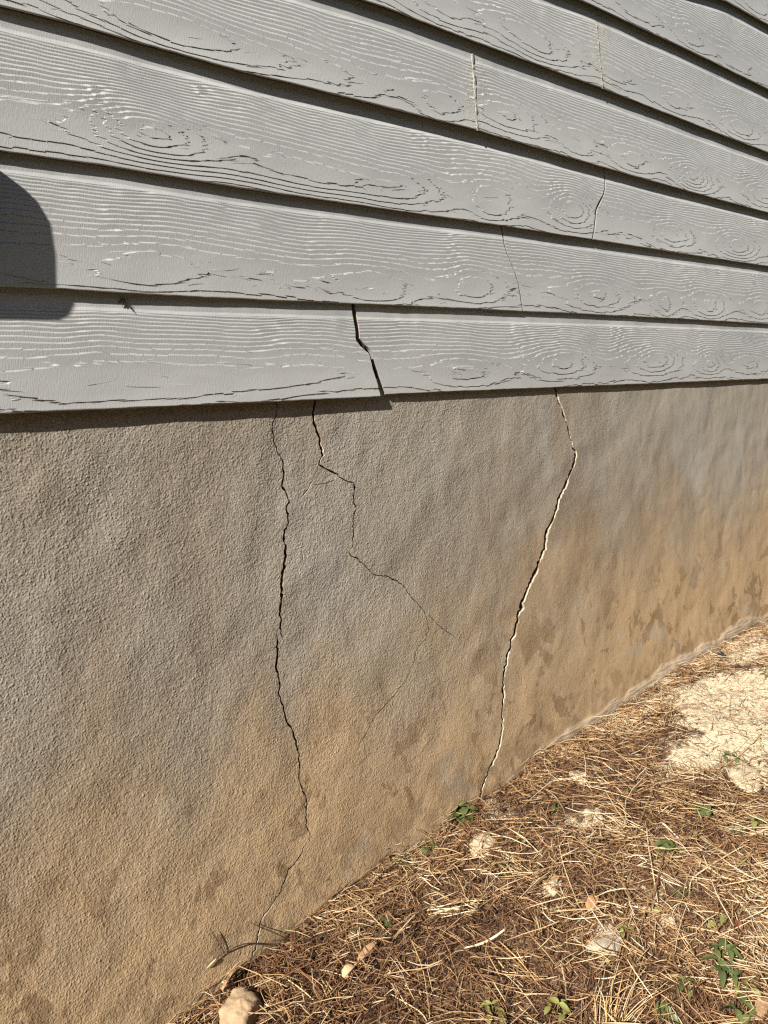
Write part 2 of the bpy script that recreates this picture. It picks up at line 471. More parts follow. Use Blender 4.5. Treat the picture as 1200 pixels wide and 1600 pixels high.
# how far row k stands proud of the face below it, along x
LAP = {1: [(0.3, .0088), (0.75, .0064), (1.1, .0058), (2.6, .0080)], 2: [(0.3, .0078), (0.8, .0085), (1.6, .0095), (2.8, .0085)],
       3: [(0.3, .0075), (0.7, .0110), (1.1, .0125), (2.8, .0105)], 4: [(0.3, .011), (2.8, .0115)], 5: [(0.3, .012), (2.8, .0115)],
       6: [(0.3, .011), (2.8, .011)]}
def lap(k, x):
    L = LAP.get(k)
    if L is None: return np.full_like(np.asarray(x, float), 0.010)
    L = np.array(L); return np.interp(x, L[:, 0], L[:, 1]) + 0.0006 * vnoise(np.asarray(x) * 9, k * 3.3, 77)

# knots, in photo position of their centre: (u, v, half length m, half height m, contours)
KNOTS = {0: [(200, 620, .10, .012, 1.0), (450, 590, .12, .012, 1.2), (735, 592, .09, .013, 1.5), (880, 571, .06, .017, 2.4), (1028, 567, .055, .018, 2.6),
             (1112, 574, .05, .014, 2.2), (1180, 566, .07, .02, 2.8)],
         1: [(130, 432, .06, .012, 1.2), (250, 440, .05, .012, 1.3), (430, 455, .12, .012, 1.2), (590, 462, .07, .012, 1.2), (745, 461, .05, .014, 2.2), (936, 472, .05, .022, 3.0), (1042, 489, .035, .011, 1.8),
             (1110, 488, .05, .016, 2.2), (1190, 492, .06, .018, 2.4)],
         2: [(20, 208, .05, .018, 1.5), (232, 214, .075, .022, 3.4), (360, 262, .10, .012, 1.6), (530, 288, .09, .014, 1.8), (635, 297, .07, .018, 2.4), (772, 332, .045, .013, 2.0), (898, 336, .05, .023, 3.0),
             (1055, 368, .055, .019, 3.0), (1155, 392, .07, .018, 2.6)],
         3: [(60, -20, .12, .02, 1.5), (240, 60, .08, .014, 1.2), (360, 88, .09, .018, 1.8), (520, 128, .10, .015, 1.6), (690, 178, .06, .015, 1.5), (800, 190, .06, .014, 1.8), (905, 235, .05, .015, 1.8), (992, 263, .05, .013, 2.2),
             (1084, 284, .05, .022, 3.0), (1198, 305, .06, .022, 3.0)],
         4: [(690, 20, .08, .015, 1.5), (806, 48, .085, .028, 4.0), (860, 90, .10, .014, 1.6), (965, 120, .06, .012, 1.8), (1060, 165, .10, .015, 1.8), (1160, 205, .09, .016, 2.0)],
         5: [(1000, 25, .08, .015, 1.6), (1085, 68, .06, .016, 2.0), (1150, 100, .06, .016, 2.0)],
         6: [(1180, 10, .06, .02, 2.5)]}
CREST = {0: .22, 1: .24, 2: .27, 3: .24, 4: .26, 5: .22, 6: .25}

def grain(k, x, z, zb, zt, off=0.0):
    e = (zt - zb)
    v = (z - zb) / EXPO
    c = CREST.get(k, .25) + 0.07 * vnoise(x * 3.1 + off, k * 5.5, 21) + 0.03 * vnoise(x * 9 + off, k * 3.5, 22)
    vw = v + (0.036 * vnoise(x * 5.5 + off, v * 1.6 + k * 9.1, 31) + 0.010 * vnoise(x * 17 + off, v * 3.5 + k * 2.1, 32) + 0.004 * vnoise(x * 42 + off, v * 9 + k, 33)) * np.clip(v * 3, 0.3, 1)
    d = vw - c
    A = 32.0 + 5 * vnoise(x * 1.5 + off, k * 7.7, 23)
    g = -A * d * d * np.where(d > 0, 1.0 - 0.12 * d, 0.60)
    for (u, vv, sx, sz, n) in KNOTS.get(k, []):
        cx, cz = wall_pt(u, vv)
        dx = (x - cx) / sx; dz = (z - cz) / sz
        sx = sx * (1 + .25 * math.sin(u * 1.7)); n = n * (1 + .35 * math.sin(u * 2.3 + k)); dx = (x - cx) / sx
        ang = 0.25 * math.sin(u)
        dz2 = dz + ang * dx
        r2 = (dx * dx + dz2 * dz2)
        g = g + 0.40 * n * np.exp(-0.42 * r2) + 0.9 * n * np.exp(-(dx * dx) * 0.35 - ((z - cz - 0.03) / 0.045) ** 2)
    return g + 0.5 + k * 0.37

def board(k, xl, xr, zb_fn, zt_fn, parent, yb, yt_fn, topband, joint_x=None, off=0.0, tuck=0.028):
    """xl, xr: functions of v (0 at the bottom edge, 1 at the lap) giving the end positions"""
    a, b = float(xl(0.5)), float(xr(0.5))
    dense = (max(a, 0.22), min(b, 3.0)) if k <= 6 else (0, 0)
    xs = []
    x = a
    while x < b - 1e-6:
        xs.append(x)
        x += 0.0045 if dense[0] - 0.001 <= x < dense[1] else 0.05
        if x > dense[0] > xs[-1]: x = dense[0]
    if b - xs[-1] < 0.002: xs.pop()
    xs.append(b)
    U = (np.array(xs) - a) / (b - a)
    nz = 50 if k <= 6 else 4
    vf = np.linspace(0.0, 1.0, nz)
    # profile: list of (v, extra z, extra y, row kind)
    prof = [(0.0, 0.0005, 0.0075), (0.0, 0.0, 0.0016), (0.0, 0.0004, 0.0004)] + [(v, 0.0018 if v == 0 else 0, 0.0) for v in vf] + \
           [(1.0, tuck, 0.0), (1.0, tuck, 0.0075)]
    nP = len(prof); nU = len(U)
    V = np.zeros((nU, nP, 3)); G = np.zeros((nU, nP, 3)); Bt = np.zeros((nU, nP, 3))
    vv = np.array([p[0] for p in prof]); ez = np.array([p[1] for p in prof]); ey = np.array([p[2] for p in prof])
    XL = np.array([float(xl(v)) for v in vv]); XR = np.array([float(xr(v)) for v in vv])
    X = XL[None, :] + (XR - XL)[None, :] * U[:, None]
    ZB = zb_fn(X); ZT = zt_fn(X)
    rag = 0.00035 * vnoise(X * 60, k * 2.2 + 0 * X, 51) + 0.0004 * vnoise(X * 14, k + 0 * X, 52)
    Z = ZB + rag * (vv < 0.02) + (ZT - ZB) * vv[None, :] + ez[None, :]
    Yt = yt_fn(X)
    Y = yb + (Yt - yb) * vv[None, :] + ey[None, :]
    Y = Y + 0.0005 * vnoise(X * 6, Z * 9, 61) * (ey[None, :] == 0)
    V[..., 0] = X; V[..., 1] = Y; V[..., 2] = Z
    h = 0.001
    g0 = grain(k, X, Z, ZB, ZT, off)
    gx = (grain(k, X + h, Z, ZB, ZT, off) - grain(k, X - h, Z, ZB, ZT, off)) / (2 * h)
    gz = (grain(k, X, Z + h, ZB, ZT, off) - grain(k, X, Z - h, ZB, ZT, off)) / (2 * h)
    G[..., 0] = g0; G[..., 1] = gx; G[..., 2] = gz
    tb = topband + 0.0015 * vnoise(X * 3, 0 * X + k, 66)
    Bt[..., 0] = (ZT - tb) - Z
    Bt[..., 1] = grain(k, X, ZT - tb, ZB, ZT, off)
    Bt[..., 2] = 1.0
    if joint_x is not None:
        jx = np.interp(vv, [0, 1], [joint_x(0), joint_x(1)])[None, :]
        Bt[..., 2] = np.abs(X - jx)
    idx = np.arange(nU * nP).reshape(nU, nP)
    q = np.stack([idx[:-1, :-1], idx[1:, :-1], idx[1:, 1:], idx[:-1, 1:]], -1)      # u, profile
    faces = q.reshape(-1, 4)
    kinds = np.zeros((nU - 1, nP - 1), int); kinds[:, 0] = 1; kinds[:, -1] = 1
    # back
    bk = np.stack([idx[:-1, -1], idx[1:, -1], idx[1:, 0], idx[:-1, 0]], -1)
    # end caps as quads between mirrored profile points
    Vf = V.reshape(-1, 3)
    caps = []
    extra = []
    n0 = len(Vf)
    for e, ui in ((0, 0), (1, nU - 1)):
        row = idx[ui]
        back = [(Vf[r][0] + (0), max(Vf[r][1] + 0.0075, 0) , Vf[r][2]) for r in row]
        st = n0 + len(extra)
        extra.extend(back)
        fr_ = n0 + len(extra)
        extra.extend([tuple(Vf[r]) for r in row])
        for i in range(2, nP - 2):
            qd = [fr_ + i, fr_ + i + 1, st + i + 1, st + i]
            caps.append(qd if e == 1 else qd[::-1])
    Vall = np.vstack([Vf, np.array(extra)])
    Fall = np.vstack([faces, bk, np.array(caps)])
    mi = np.concatenate([kinds.ravel(), np.ones(len(bk), int), np.full(len(caps), 2)])
    o = fast_mesh('siding_board', Vall, Fall, None, False, parent)
    me = o.data
    for m in (M_SIDE, M_RAW, M_CUT): me.materials.append(m)
    me.polygons.foreach_set('material_index', mi.astype(np.int32))
    sm = np.zeros(len(Fall), bool); sm[:len(faces)] = (kinds.ravel() == 0)
    me.polygons.foreach_set('use_smooth', sm)
    Ga = np.vstack([G.reshape(-1, 3), np.zeros((len(extra), 3))]); Ba = np.vstack([Bt.reshape(-1, 3), np.ones((len(extra), 3))])
    set_attr(me, 'grain', Ga, 'FLOAT_VECTOR'); set_attr(me, 'board', Ba, 'FLOAT_VECTOR')
    me.update()
    return o

siding = empty('siding_wall', (1.2, 0.0, 0.0))
siding.location = (0, 0, 0)
tag(siding, 'grey painted lap siding with embossed wood grain above the concrete foundation', 'wall')

def vpoly(pts, zb_fn, zt_fn, y=0.0, jag=0.0, seed=1):
    P = poly(pts, y)
    v = (P[:, 1] - zb_fn(P[:, 0])) / (zt_fn(P[:, 0]) - zb_fn(P[:, 0]))
    o = np.argsort(v); v = v[o]; xx = P[o, 0]
    return lambda q: np.interp(q, v, xx) + jag * float(vnoise(q * 38, seed, 91))
cst = lambda x: (lambda v: x)
XL_END, XR_END = -1.4, 5.2
def yt(k): return lambda x: lap(k + 1, x)

BANDS = {0: .026, 1: .0255, 2: .027, 3: .034, 4: .030, 5: .027, 6: .026}
# row 0: broken through, left length hangs lower and stands prouder
z1 = EDGE[1]
crL = vpoly([(551.5, 470), (552.2, 480), (554, 495), (557, 513), (557.5, 531), (565, 541), (575, 549.5), (579, 554), (583, 575), (590, 598), (594.7, 620)], EDGE['0L'], z1, 0, 0.0005, 3)
crR = vpoly([(555, 470), (555.8, 482), (559, 500), (561.5, 513), (562, 529), (569, 537), (577, 545), (581.5, 553), (587, 570), (594, 592), (602, 616.5)], EDGE['0R'], z1, 0.006, 0.0005, 5)
boardA = board(0, cst(XL_END), crL, EDGE['0L'], z1, siding, 0.0, yt(0), BANDS[0])
boardB = board(0, crR, cst(XR_END), EDGE['0R'], z1, siding, 0.0045, lambda x: np.maximum(lap(1, x), 0.0062), BANDS[0])
boardA['label'] = 'cracked bottom board hanging slightly low'
# row 1: hairline break
c1 = [(786.5, 350), (788.5, 362), (791, 380), (795, 395), (800, 408), (806, 424), (811, 442), (813, 458), (816, 486)]
a1 = vpoly(c1, EDGE[1], EDGE[2], 0, 0.0003, 8); b1 = vpoly([(u + 1.6, v) for u, v in c1], EDGE[1], EDGE[2], 0.001, 0.0003, 8)
board(1, cst(XL_END), a1, EDGE[1], EDGE[2], siding, 0.0, yt(1), BANDS[1])
board(1, b1, cst(XR_END), EDGE[1], EDGE[2], siding, 0.0008, yt(1), BANDS[1], off=0.0)
# row 2: curved break
c2 = [(949, 262), (950, 280), (949.5, 292), (946, 303), (938, 316), (933, 326), (931, 342), (928.5, 358), (924.5, 374)]
w2 = [1.5, 1.8, 2, 2.6, 4.0, 3.5, 2.5, 2.4, 2.4]
a2 = vpoly(c2, EDGE[2], EDGE[3], 0, 0.0004, 9); b2 = vpoly([(u + w, v) for (u, v), w in zip(c2, w2)], EDGE[2], EDGE[3], 0, 0.0004, 10)
board(2, cst(XL_END), a2, EDGE[2], EDGE[3], siding, 0.0, yt(2), BANDS[2])
board(2, b2, cst(XR_END), EDGE[2], EDGE[3], siding, 0.0, yt(2), BANDS[2])
# rows 3 and 4: caulked butt joints
def joint(k, top, bot):
    jt = wall_pt(*top)[0]; jb = wall_pt(*bot)[0]
    f = lambda v, s=0.0: jb + (jt - jb) * v + s
    board(k, cst(XL_END), lambda v: f(v, -0.0012), EDGE[k], EDGE[k + 1], siding, 0.0, yt(k), BANDS[k], joint_x=f)
    board(k, lambda v: f(v, 0.0012), cst(XR_END), EDGE[k], EDGE[k + 1], siding, 0.0, yt(k), BANDS[k], joint_x=f, off=4.3)
    # caulk bead: thin lumpy strip along the joint
    n = 60; V = []; F = []
    for i in range(n + 1):
        v = -0.005 + 1.02 * i / n
        x = f(v); zb = float(EDGE[k](np.array(x))); zt = float(EDGE[k + 1](np.array(x)))
        z = zb + (zt - zb) * v
        y = float(lap(k + 1, x)) * v
        w = 0.0034 + 0.0022 * float(vnoise(v * 22, k, 5)) + 0.001 * float(vnoise(v * 60, k, 6))
        hh = 0.0008 + 0.0009 * float(vnoise(v * 30, k + 4, 7))
        w2_ = 0.0036 + 0.0014 * float(vnoise(v * 25, k + 9, 8))
        cx = x + 0.0007 * float(vnoise(v * 14, k, 9))
        V += [(cx - w, y + 0.0006, z), (cx - w * 0.5, y - hh, z), (cx - 0.0004, y - hh * 0.2, z), (cx + w2_ * 0.4, y - hh * 1.2, z), (cx + w2_, y + 0.0006, z)]
    for i in range(n):
        for j in range(4):
            a = i * 5 + j
            F.append((a, a + 1, a + 6, a + 5))
    mesh_obj('caulk_bead', V, F, M_CAULK, siding, True)
joint(3, (743, 62), (746.3, 203))
joint(4, (937.5, 26), (942, 138))
for k in (5, 6, 7, 8, 9):
    board(k, cst(XL_END), cst(XR_END), EDGE[k], EDGE[k + 1], siding, 0.0, yt(k), BANDS.get(k, .026), off=k * 1.7)
# sheathing behind the boards
def box(x0, x1, y0, y1, z0, z1):
    return ([(x0, y0, z0), (x1, y0, z0), (x1, y1, z0), (x0, y1, z0), (x0, y0, z1), (x1, y0, z1), (x1, y1, z1), (x0, y1, z1)],
            [(0, 3, 2, 1), (4, 5, 6, 7), (0, 1, 5, 4), (1, 2, 6, 5), (2, 3, 7, 6), (3, 0, 4, 7)])
v_, f_ = box(XL_END, XR_END, 0.019, 0.032, 0.032, 1.80)
mesh_obj('sheathing', v_, f_, M_SHEATH, siding)

# ------------------------------------------------------------------ foundation wall with real cracks
YC = 0.0123
foundation = empty('foundation_wall', (0, 0, 0))
tag(foundation, 'cracked tan and grey concrete foundation wall under the siding', 'wall')
CR = {
 'A1': [(432.8, 626, .9), (432.5, 640, .9), (431.5, 650, 1.5), (429, 655, 2), (426, 663, 2.5), (427, 676, 2.5), (429, 692, 2), (433, 704, 1.5), (440, 716, 1.6), (443, 722, 3), (442, 732, 3), (444, 738, 3.5), (443, 748, 3), (441, 760, 3), (447, 767, 3), (449, 776, 2.6), (452.8, 785, 3.2), (448, 791, 3), (448, 800, 3), (451, 817, 2.6), (445, 828, 3), (444, 845, 3.5), (447, 857, 4), (445.5, 873, 4), (443, 890, 4.5), (440, 904, 4.3), (440.5, 922, 4.6), (439, 945, 4), (437, 960, 3.5), (440, 970, 3), (438, 982, 3), (441.5, 994, 1.6), (443.5, 1001, .4)],
 'A2': [(430.5, 982, .4), (432, 992, 1.5), (434.5, 1003, 3.5), (435, 1015, 4.6), (433.5, 1028, 4), (432, 1045, 3.5), (436.5, 1060, 2.5), (438, 1073, 3), (435, 1082, 3), (439, 1091, 2.6), (443, 1103, 3), (446, 1118, 3), (448.5, 1130, 3), (456, 1137, 2.8), (459, 1149, 3), (463, 1158, 3.3), (464.5, 1168, 2.7), (468, 1182, 2.6), (469, 1200, 2.3), (467.5, 1216, 2.3), (470, 1226, 2.1), (476, 1240, 2.1), (480, 1257, 2.1), (478, 1270, 2), (479, 1292, 1.9), (484, 1303, 1.9), (484, 1314, 1.0)],
 'A3': [(478, 1318, .6), (471.5, 1334, 1.8), (462, 1348, 2), (450, 1363, 2.2), (446, 1375, 2), (437, 1397, 1.7), (425, 1415, 1.3), (412, 1432, 1.2), (408, 1440, 1.1), (404, 1458, 1.1), (400, 1480, 1.1), (391, 1506, 1.1), (387, 1524, 1.)],
 'B1': [(492, 622, 5), (491.5, 640, 4), (490, 652, 4), (490.5, 660, 4.5), (494, 667, 4), (499, 682, 4), (501, 697, 3.6), (505, 711, 4), (501, 718, 2.2), (499, 726, 2.6), (512, 733.5, 2.2), (528, 741, 2.5), (531, 746, 2), (541, 751, 1.8), (552, 754, 1.6), (554, 759, 2.5), (553, 785, 2), (557, 793, 2.2), (552, 811, 2), (552, 830, 1.8), (551, 854, 1.6), (547, 858, 1.), (546.5, 866, 1.1), (549, 869, 1.5), (560, 874, 1.8), (572, 885, 1.5), (583, 897, 1.3), (592, 899.5, 1), (607, 901, 1.2), (622, 909, 1.3), (634, 919, 1.3), (642, 933, 1.2), (651, 941, 1.2), (663, 957, 1.1), (668, 972, 1), (669, 985, 1), (665, 998, 1), (656, 1007, 1), (650, 1017, 1.), (646, 1035, .9), (637, 1058, .9), (627, 1073, .8), (616, 1088, .8), (595, 1110, .7), (583, 1124, .6), (575, 1140, .6), (556, 1172, .4)],
 'D': [(496.5, 729, .8), (492, 742, 1), (485, 756, 1), (481, 765, .9), (476, 770, 1.5), (473, 776, .6)],
 'E': [(487, 756, .4), (497, 757.7, .8), (510, 755, .8), (524, 749, .4)],
 'F': [(670, 961, .4), (680, 972, .7), (693, 983, .7), (712, 998, .3)],
 'C': [(867.5, 600, 2), (869, 618, 3), (872, 625, 2), (876, 633, 1.3), (878.5, 640, 2), (880, 648, 2.5), (884, 658, 1.5), (887.5, 665, 1.5), (888.5, 670, 2.5), (891, 682, 1.8), (895, 700, 2), (899, 705, 2.5), (900, 713, 3), (898, 722, 2.8), (892, 736, 3.2), (885, 753, 3.4), (882, 762, 3.2), (876, 772, 2.8), (872, 780, 3.2), (870, 795, 3.2), (866, 806, 3.2), (860, 819, 2.8), (852, 838, 3.2), (851, 853, 3.2), (846, 868, 3.2), (840, 887, 3.2), (831, 905, 3.3), (824, 920, 3.2), (819, 935, 3.4), (815, 946, 5), (809, 963, 3.4), (806, 980, 3.2), (804, 992, 3.2), (798, 1000, 3), (798, 1012, 2.8), (792, 1026, 3), (791, 1038, 2.8), (786, 1058, 2.8), (785, 1075, 2.5), (787, 1085, 2.5), (785, 1105, 2.4), (784.5, 1112, 2.4), (786, 1125, 2.4), (783.5, 1145, 2.4), (779.5, 1165, 2.4), (775, 1178, 2.2), (770, 1190, 2.3), (764.5, 1200, 2.4), (760, 1214, 2.4), (754, 1230, 2.6), (750, 1246, 3.2), (746, 1262, 3.2)],
}
BEVEL = {'C': lambda v_: 0.65, 'B1': lambda v_: 0.5 if v_ < 730 else 0.0, 'A3': lambda v_: 0.15, 'D': lambda v_: 0.8}
INNER = {}
def crack_outline(name, pts):
    pts = np.array(pts, float)
    # subdivide with small jitter so the lips are ragged
    P = []
    r = np.random.default_rng(sum(map(ord, name)))
    for i in range(len(pts) - 1):
        a, b = pts[i], pts[i + 1]
        n = max(1, int(np.hypot(*(b - a)[:2]) / 3.6))
        for j in range(n):
            q = a + (b - a) * j / n
            if j: q = q + np.array([r.normal(0, .8), r.normal(0, .5), r.normal(0, .22) * q[2]])
            P.append(q)
    P.append(pts[-1]); P = np.array(P); P[1:-1, 2] = np.maximum(P[1:-1, 2], 2.1 if name == 'A3' else 1.25 if name == 'B1' else 0.9)
    Lf, Rt, In = [], [], []
    for i in range(len(P)):
        d = P[min(i + 1, len(P) - 1)][:2] - P[max(i - 1, 0)][:2]
        nrm = np.array([-d[1], d[0]]) / (np.hypot(*d) + 1e-9)
        w = P[i, 2] / 2 * (1.3 if name == 'C' else 1.12)
        jl, jr = r.normal(0, .26, 2) * min(1, w)
        bv = BEVEL.get(name, lambda v_: 0.0)(P[i, 1]) * min(1, P[i, 2] / 2) * max(0, 0.35 + 1.5 * float(vnoise(P[i, 1] / 14.0, 3.0, 19)) + r.normal(0, .35))
        Lf.append(wall_pt(*(P[i, :2] + nrm * (w + jl)), YC)); Rt.append(wall_pt(*(P[i, :2] - nrm * (w + jr + bv)), YC)); In.append(wall_pt(*(P[i, :2] - nrm * (w + jr)), YC))
    INNER[name] = np.array(Lf + In[::-1])
    return np.array(Lf + Rt[::-1]), np.array(Lf), np.array(Rt)
outl = {k: crack_outline(k, v) for k, v in CR.items()}

# coat relief (real displacement of the wall face)
def skirt_h(x):
    return 0.004 + 0.046 * np.clip((x - 1.15) / 0.6, 0, 1) * (0.75 + 0.35 * vnoise(x * 4.5, 1.0, 15)) + 0.006 * vnoise(x * 19, 2.0, 16)
def face_y(x, z):
    x = np.asarray(x, float); z = np.asarray(z, float)
    u = x * 0.82 + z * 0.57; w = -x * 0.57 + z * 0.82
    y = 0.0011 * vnoise(u * 7, w * 13, 41) + 0.0007 * vnoise(u * 17, w * 30, 42) + 0.0008 * vnoise(x * 4, z * 1.6, 43) * np.clip(x - 0.6, 0.3, 1.2)
    y = y * np.clip(-z / 0.05, 0.15, 1)
    hab = z - ground_z(x, -0.005 + 0 * x)
    s = np.clip((skirt_h(x) + 0.008 * vnoise(x * 26, z * 26, 46) - hab) / 0.006, 0, 1); s = s * s * (3 - 2 * s)
    y = y - s * (0.0003 + 0.0010 * vnoise(x * 24, z * 30, 44)) - np.clip((skirt_h(x) - hab) / 0.05, 0, 1.5) * 0.008 * np.clip((x - 0.9) * 1.5, 0, 1)
    return YC + y
def parge(x, z):
    hab = z - ground_z(x, -0.005 + 0 * x)
    r = np.clip(1.05 - (x - 0.7) * 0.75 + 0.25 * vnoise(x * 2.2, z * 2.2, 45), 0.16, 1.0)
    s = np.clip((skirt_h(x) + 0.008 * vnoise(x * 26, z * 26, 46) - hab) / 0.005, 0, 1)
    return np.stack([r, hab, s], -1)

t_v, t_e = [], []
xs = np.concatenate([np.arange(0.06, 1.3, 0.014), np.arange(1.3, 3.0, 0.022)]); zs = np.arange(0.030, -1.12, -0.014)
gx_, gz_ = np.meshgrid(xs, zs)
gp = np.stack([gx_.ravel(), gz_.ravel()], -1) + rng.uniform(-.004, .004, (gx_.size, 2)) * ((np.abs(gz_.ravel() - 0.03) > .001)[:, None])
sxx = np.arange(1.0, 2.9, 0.008); szz = np.arange(-0.01, 0.095, 0.006)
q1, q2 = np.meshgrid(sxx, szz); q2 = q2 + ground_z(q1, -0.005 + 0 * q1)
extra_p = np.stack([q1.ravel(), q2.ravel()], -1) + rng.uniform(-.001, .001, (q1.size, 2))
hb_ = gp[:, 1] - ground_z(gp[:, 0], -0.005 + 0 * gp[:, 0])
gp = np.vstack([gp[~((gp[:, 0] > 0.995) & (gp[:, 0] < 2.9) & (hb_ > -0.013) & (hb_ < 0.098))], extra_p])
# drop grid points close to crack outlines
allp = np.vstack([o[0] for o in outl.values()])
keep = np.ones(len(gp), bool)
for i in range(0, len(gp), 2000):
    d = np.min(np.linalg.norm(gp[i:i + 2000, None, :] - allp[None], axis=2), axis=1)
    keep[i:i + 2000] = d > 0.0035
gp = gp[keep]
border = [(-1.4, 0.034), (5.2, 0.034), (5.2, -1.5), (-1.4, -1.5)]
t_v = [Vector(p) for p in border]; t_e = [(0, 1), (1, 2), (2, 3), (3, 0)]
for nm_, (ol, _, _) in outl.items():
    b = len(t_v); n = len(ol)
    t_v += [Vector((float(p[0]), float(min(p[1], 0.033)))) for p in ol]
    t_e += [(b + i, b + (i + 1) % n) for i in range(n)]
t_v += [Vector((float(a), float(b))) for a, b in gp]
ov, oe, of, _, _, _ = delaunay_2d_cdt(t_v, t_e, [], 0, 1e-6)
PV = np.array([(v.x, v.y) for v in ov]); TF = np.array([f for f in of if len(f) == 3])
cen = PV[TF].mean(axis=1)
def inside(poly_, pts):
    r = np.zeros(len(pts), bool)
    bb = (pts[:, 0] > poly_[:, 0].min()) & (pts[:, 0] < poly_[:, 0].max()) & (pts[:, 1] > poly_[:, 1].min()) & (pts[:, 1] < poly_[:, 1].max())
    q = pts[bb]; c = np.zeros(len(q), bool)
    for i in range(len(poly_)):
        a, b = poly_[i - 1], poly_[i]
        cond = (a[1] > q[:, 1]) != (b[1] > q[:, 1])
        with np.errstate(divide='ignore', invalid='ignore'):
            xi = (b[0] - a[0]) * (q[:, 1] - a[1]) / (b[1] - a[1] + 1e-15) + a[0]
        c ^= cond & (q[:, 0] < xi)
    r[bb] = c
    return r
hole = np.zeros(len(TF), bool)
for nm_, (ol, _, _) in outl.items():
    hole |= inside(np.minimum(ol, [99, 0.033]), cen)
TF = TF[~hole]
A_ = PV[TF]
area = (A_[:, 1, 0] - A_[:, 0, 0]) * (A_[:, 2, 1] - A_[:, 0, 1]) - (A_[:, 1, 1] - A_[:, 0, 1]) * (A_[:, 2, 0] - A_[:, 0, 0])
TF[area < 0] = TF[area < 0][:, ::-1]
WV = np.stack([PV[:, 0], face_y(PV[:, 0], PV[:, 1]), PV[:, 1]], -1)
wall_face = fast_mesh('concrete_face', WV, TF, M_CONC, True, foundation)
set_attr(wall_face.data, 'parge', parge(PV[:, 0], PV[:, 1]), 'FLOAT_VECTOR')
# crack sides and depth
for nm_, (ol, Lf, Rt) in outl.items():
    n = len(Lf); V = []; F = []; mi = []
    dpt = 0.015
    ol2 = np.minimum(ol, [99, 0.033])
    inn = np.minimum(INNER[nm_], [99, 0.033])
    for p, q in zip(ol2, inn):
        y = float(face_y(p[0], p[1]))
        dd = 0.0022 if abs(p[0] - q[0]) > 1e-5 else 0.0
        V += [(p[0], y, p[1]), (q[0], y + dd, q[1]), (q[0], y + dpt, q[1])]
    m = len(ol2)
    for i in range(m):
        j = (i + 1) % m
        F.append((3 * i, 3 * i + 1, 3 * j + 1, 3 * j)); mi.append(2 if abs(ol2[i][0] - inn[i][0]) + abs(ol2[j][0] - inn[j][0]) > 1e-5 else 0)
        F.append((3 * i + 1, 3 * i + 2, 3 * j + 2, 3 * j + 1)); mi.append(0)
    for i in range(n - 1):
        a, b = i, i + 1; c, d = m - 1 - (i + 1), m - 1 - i
        F.append((3 * a + 2, 3 * b + 2, 3 * c + 2, 3 * d + 2)); mi.append(1)
    mesh_obj('crack', V, F, None, foundation, False, [M_CRK, M_CRKD, M_LIP], mi)
# wall core behind the coat
v_, f_ = box(-1.4, 5.2, 0.030, 0.20, -1.5, 0.030)
mesh_obj('wall_core', v_, f_, M_SHEATH, foundation)

# ------------------------------------------------------------------ ground
SANDPX = [([(1048, 1082), (1085, 1062), (1130, 1052), (1200, 1048), (1330, 1040), (1330, 1195), (1200, 1188), (1120, 1196), (1035, 1196), (1075, 1150)], 1.0),
          ([(1105, 1040), (1150, 1005), (1200, 975), (1260, 960), (1250, 1010), (1165, 1038)], 1.0),
          ([(1120, 1012), (1200, 968), (1300, 930), (1300, 1000), (1180, 1035)], 0.9),
          ([(738, 1246), (770, 1238), (800, 1248), (800, 1276), (740, 1284)], 0.75),
          ([(835, 1205), (900, 1190), (975, 1196), (960, 1222), (880, 1240)], 0.5),
          ([(1120, 1222), (1200, 1200), (1260, 1205), (1200, 1232)], 0.8),
          ([(895, 1262), (925, 1250), (945, 1290), (915, 1300)], 0.7),
          ([(1010, 1395), (1050, 1385), (1060, 1420), (1030, 1425)], 0.45)]
SAND = [(np.array([ground_pt(u, v)[:2] for u, v in pl]), w) for pl, w in SANDPX]
def poly_dist(pl, x, y):
    """signed distance, positive inside"""
    pts = np.stack([x, y], -1)
    d = np.full(len(pts), 1e9)
    for i in range(len(pl)):
        a, b = pl[i - 1], pl[i]; ab = b - a
        t = np.clip(((pts - a) @ ab) / (ab @ ab + 1e-12), 0, 1)
        d = np.minimum(d, np.linalg.norm(pts - a - t[:, None] * ab, axis=1))
    ins = inside(pl, pts)
    return np.where(ins, d, -d)
def sand_mask(x, y):
    x = np.asarray(x, float).ravel(); y = np.asarray(y, float).ravel()
    m = np.zeros(len(x))
    near = (x > 0.2) & (x < 4.5) & (y > -2.5)
    xx, yy = x[near], y[near]
    q = np.zeros(len(xx))
    for pl, w in SAND:
        q = np.maximum(q, w * np.clip(poly_dist(pl, xx, yy) / 0.11 + 0.62 + 0.35 * vnoise(xx * 14, yy * 14, 87), 0, 1))
    m[near] = q
    return m
def axis(lo, hi, dlo, dhi, step, grow=1.35):
    a = list(np.arange(dlo, dhi + 1e-9, step))
    s = step; x = dlo
    L = []
    while x > lo:
        s *= grow; x -= s; L.append(max(x, lo))
    s = step; x = a[-1]; Rr = []
    while x < hi:
        s *= grow; x += s; Rr.append(min(x, hi))
    return np.array(L[::-1] + a + Rr)
ax_x = axis(-300, 300, 0.2, 3.4, 0.010); ax_y = axis(-300, 0.10, -1.25, 0.09, 0.010)
GX, GY = np.meshgrid(ax_x, ax_y, indexing='ij')
GZ = ground_z(GX, GY)
gv = np.stack([GX.ravel(), GY.ravel(), GZ.ravel()], -1)
idx = np.arange(GX.size).reshape(GX.shape)
gf = np.stack([idx[:-1, :-1], idx[1:, :-1], idx[1:, 1:], idx[:-1, 1:]], -1).reshape(-1, 4)
ground = fast_mesh('ground', gv, gf, M_GRND, True)
set_attr(ground.data, 'sand', sand_mask(GX, GY))
tag(ground, kind='structure')

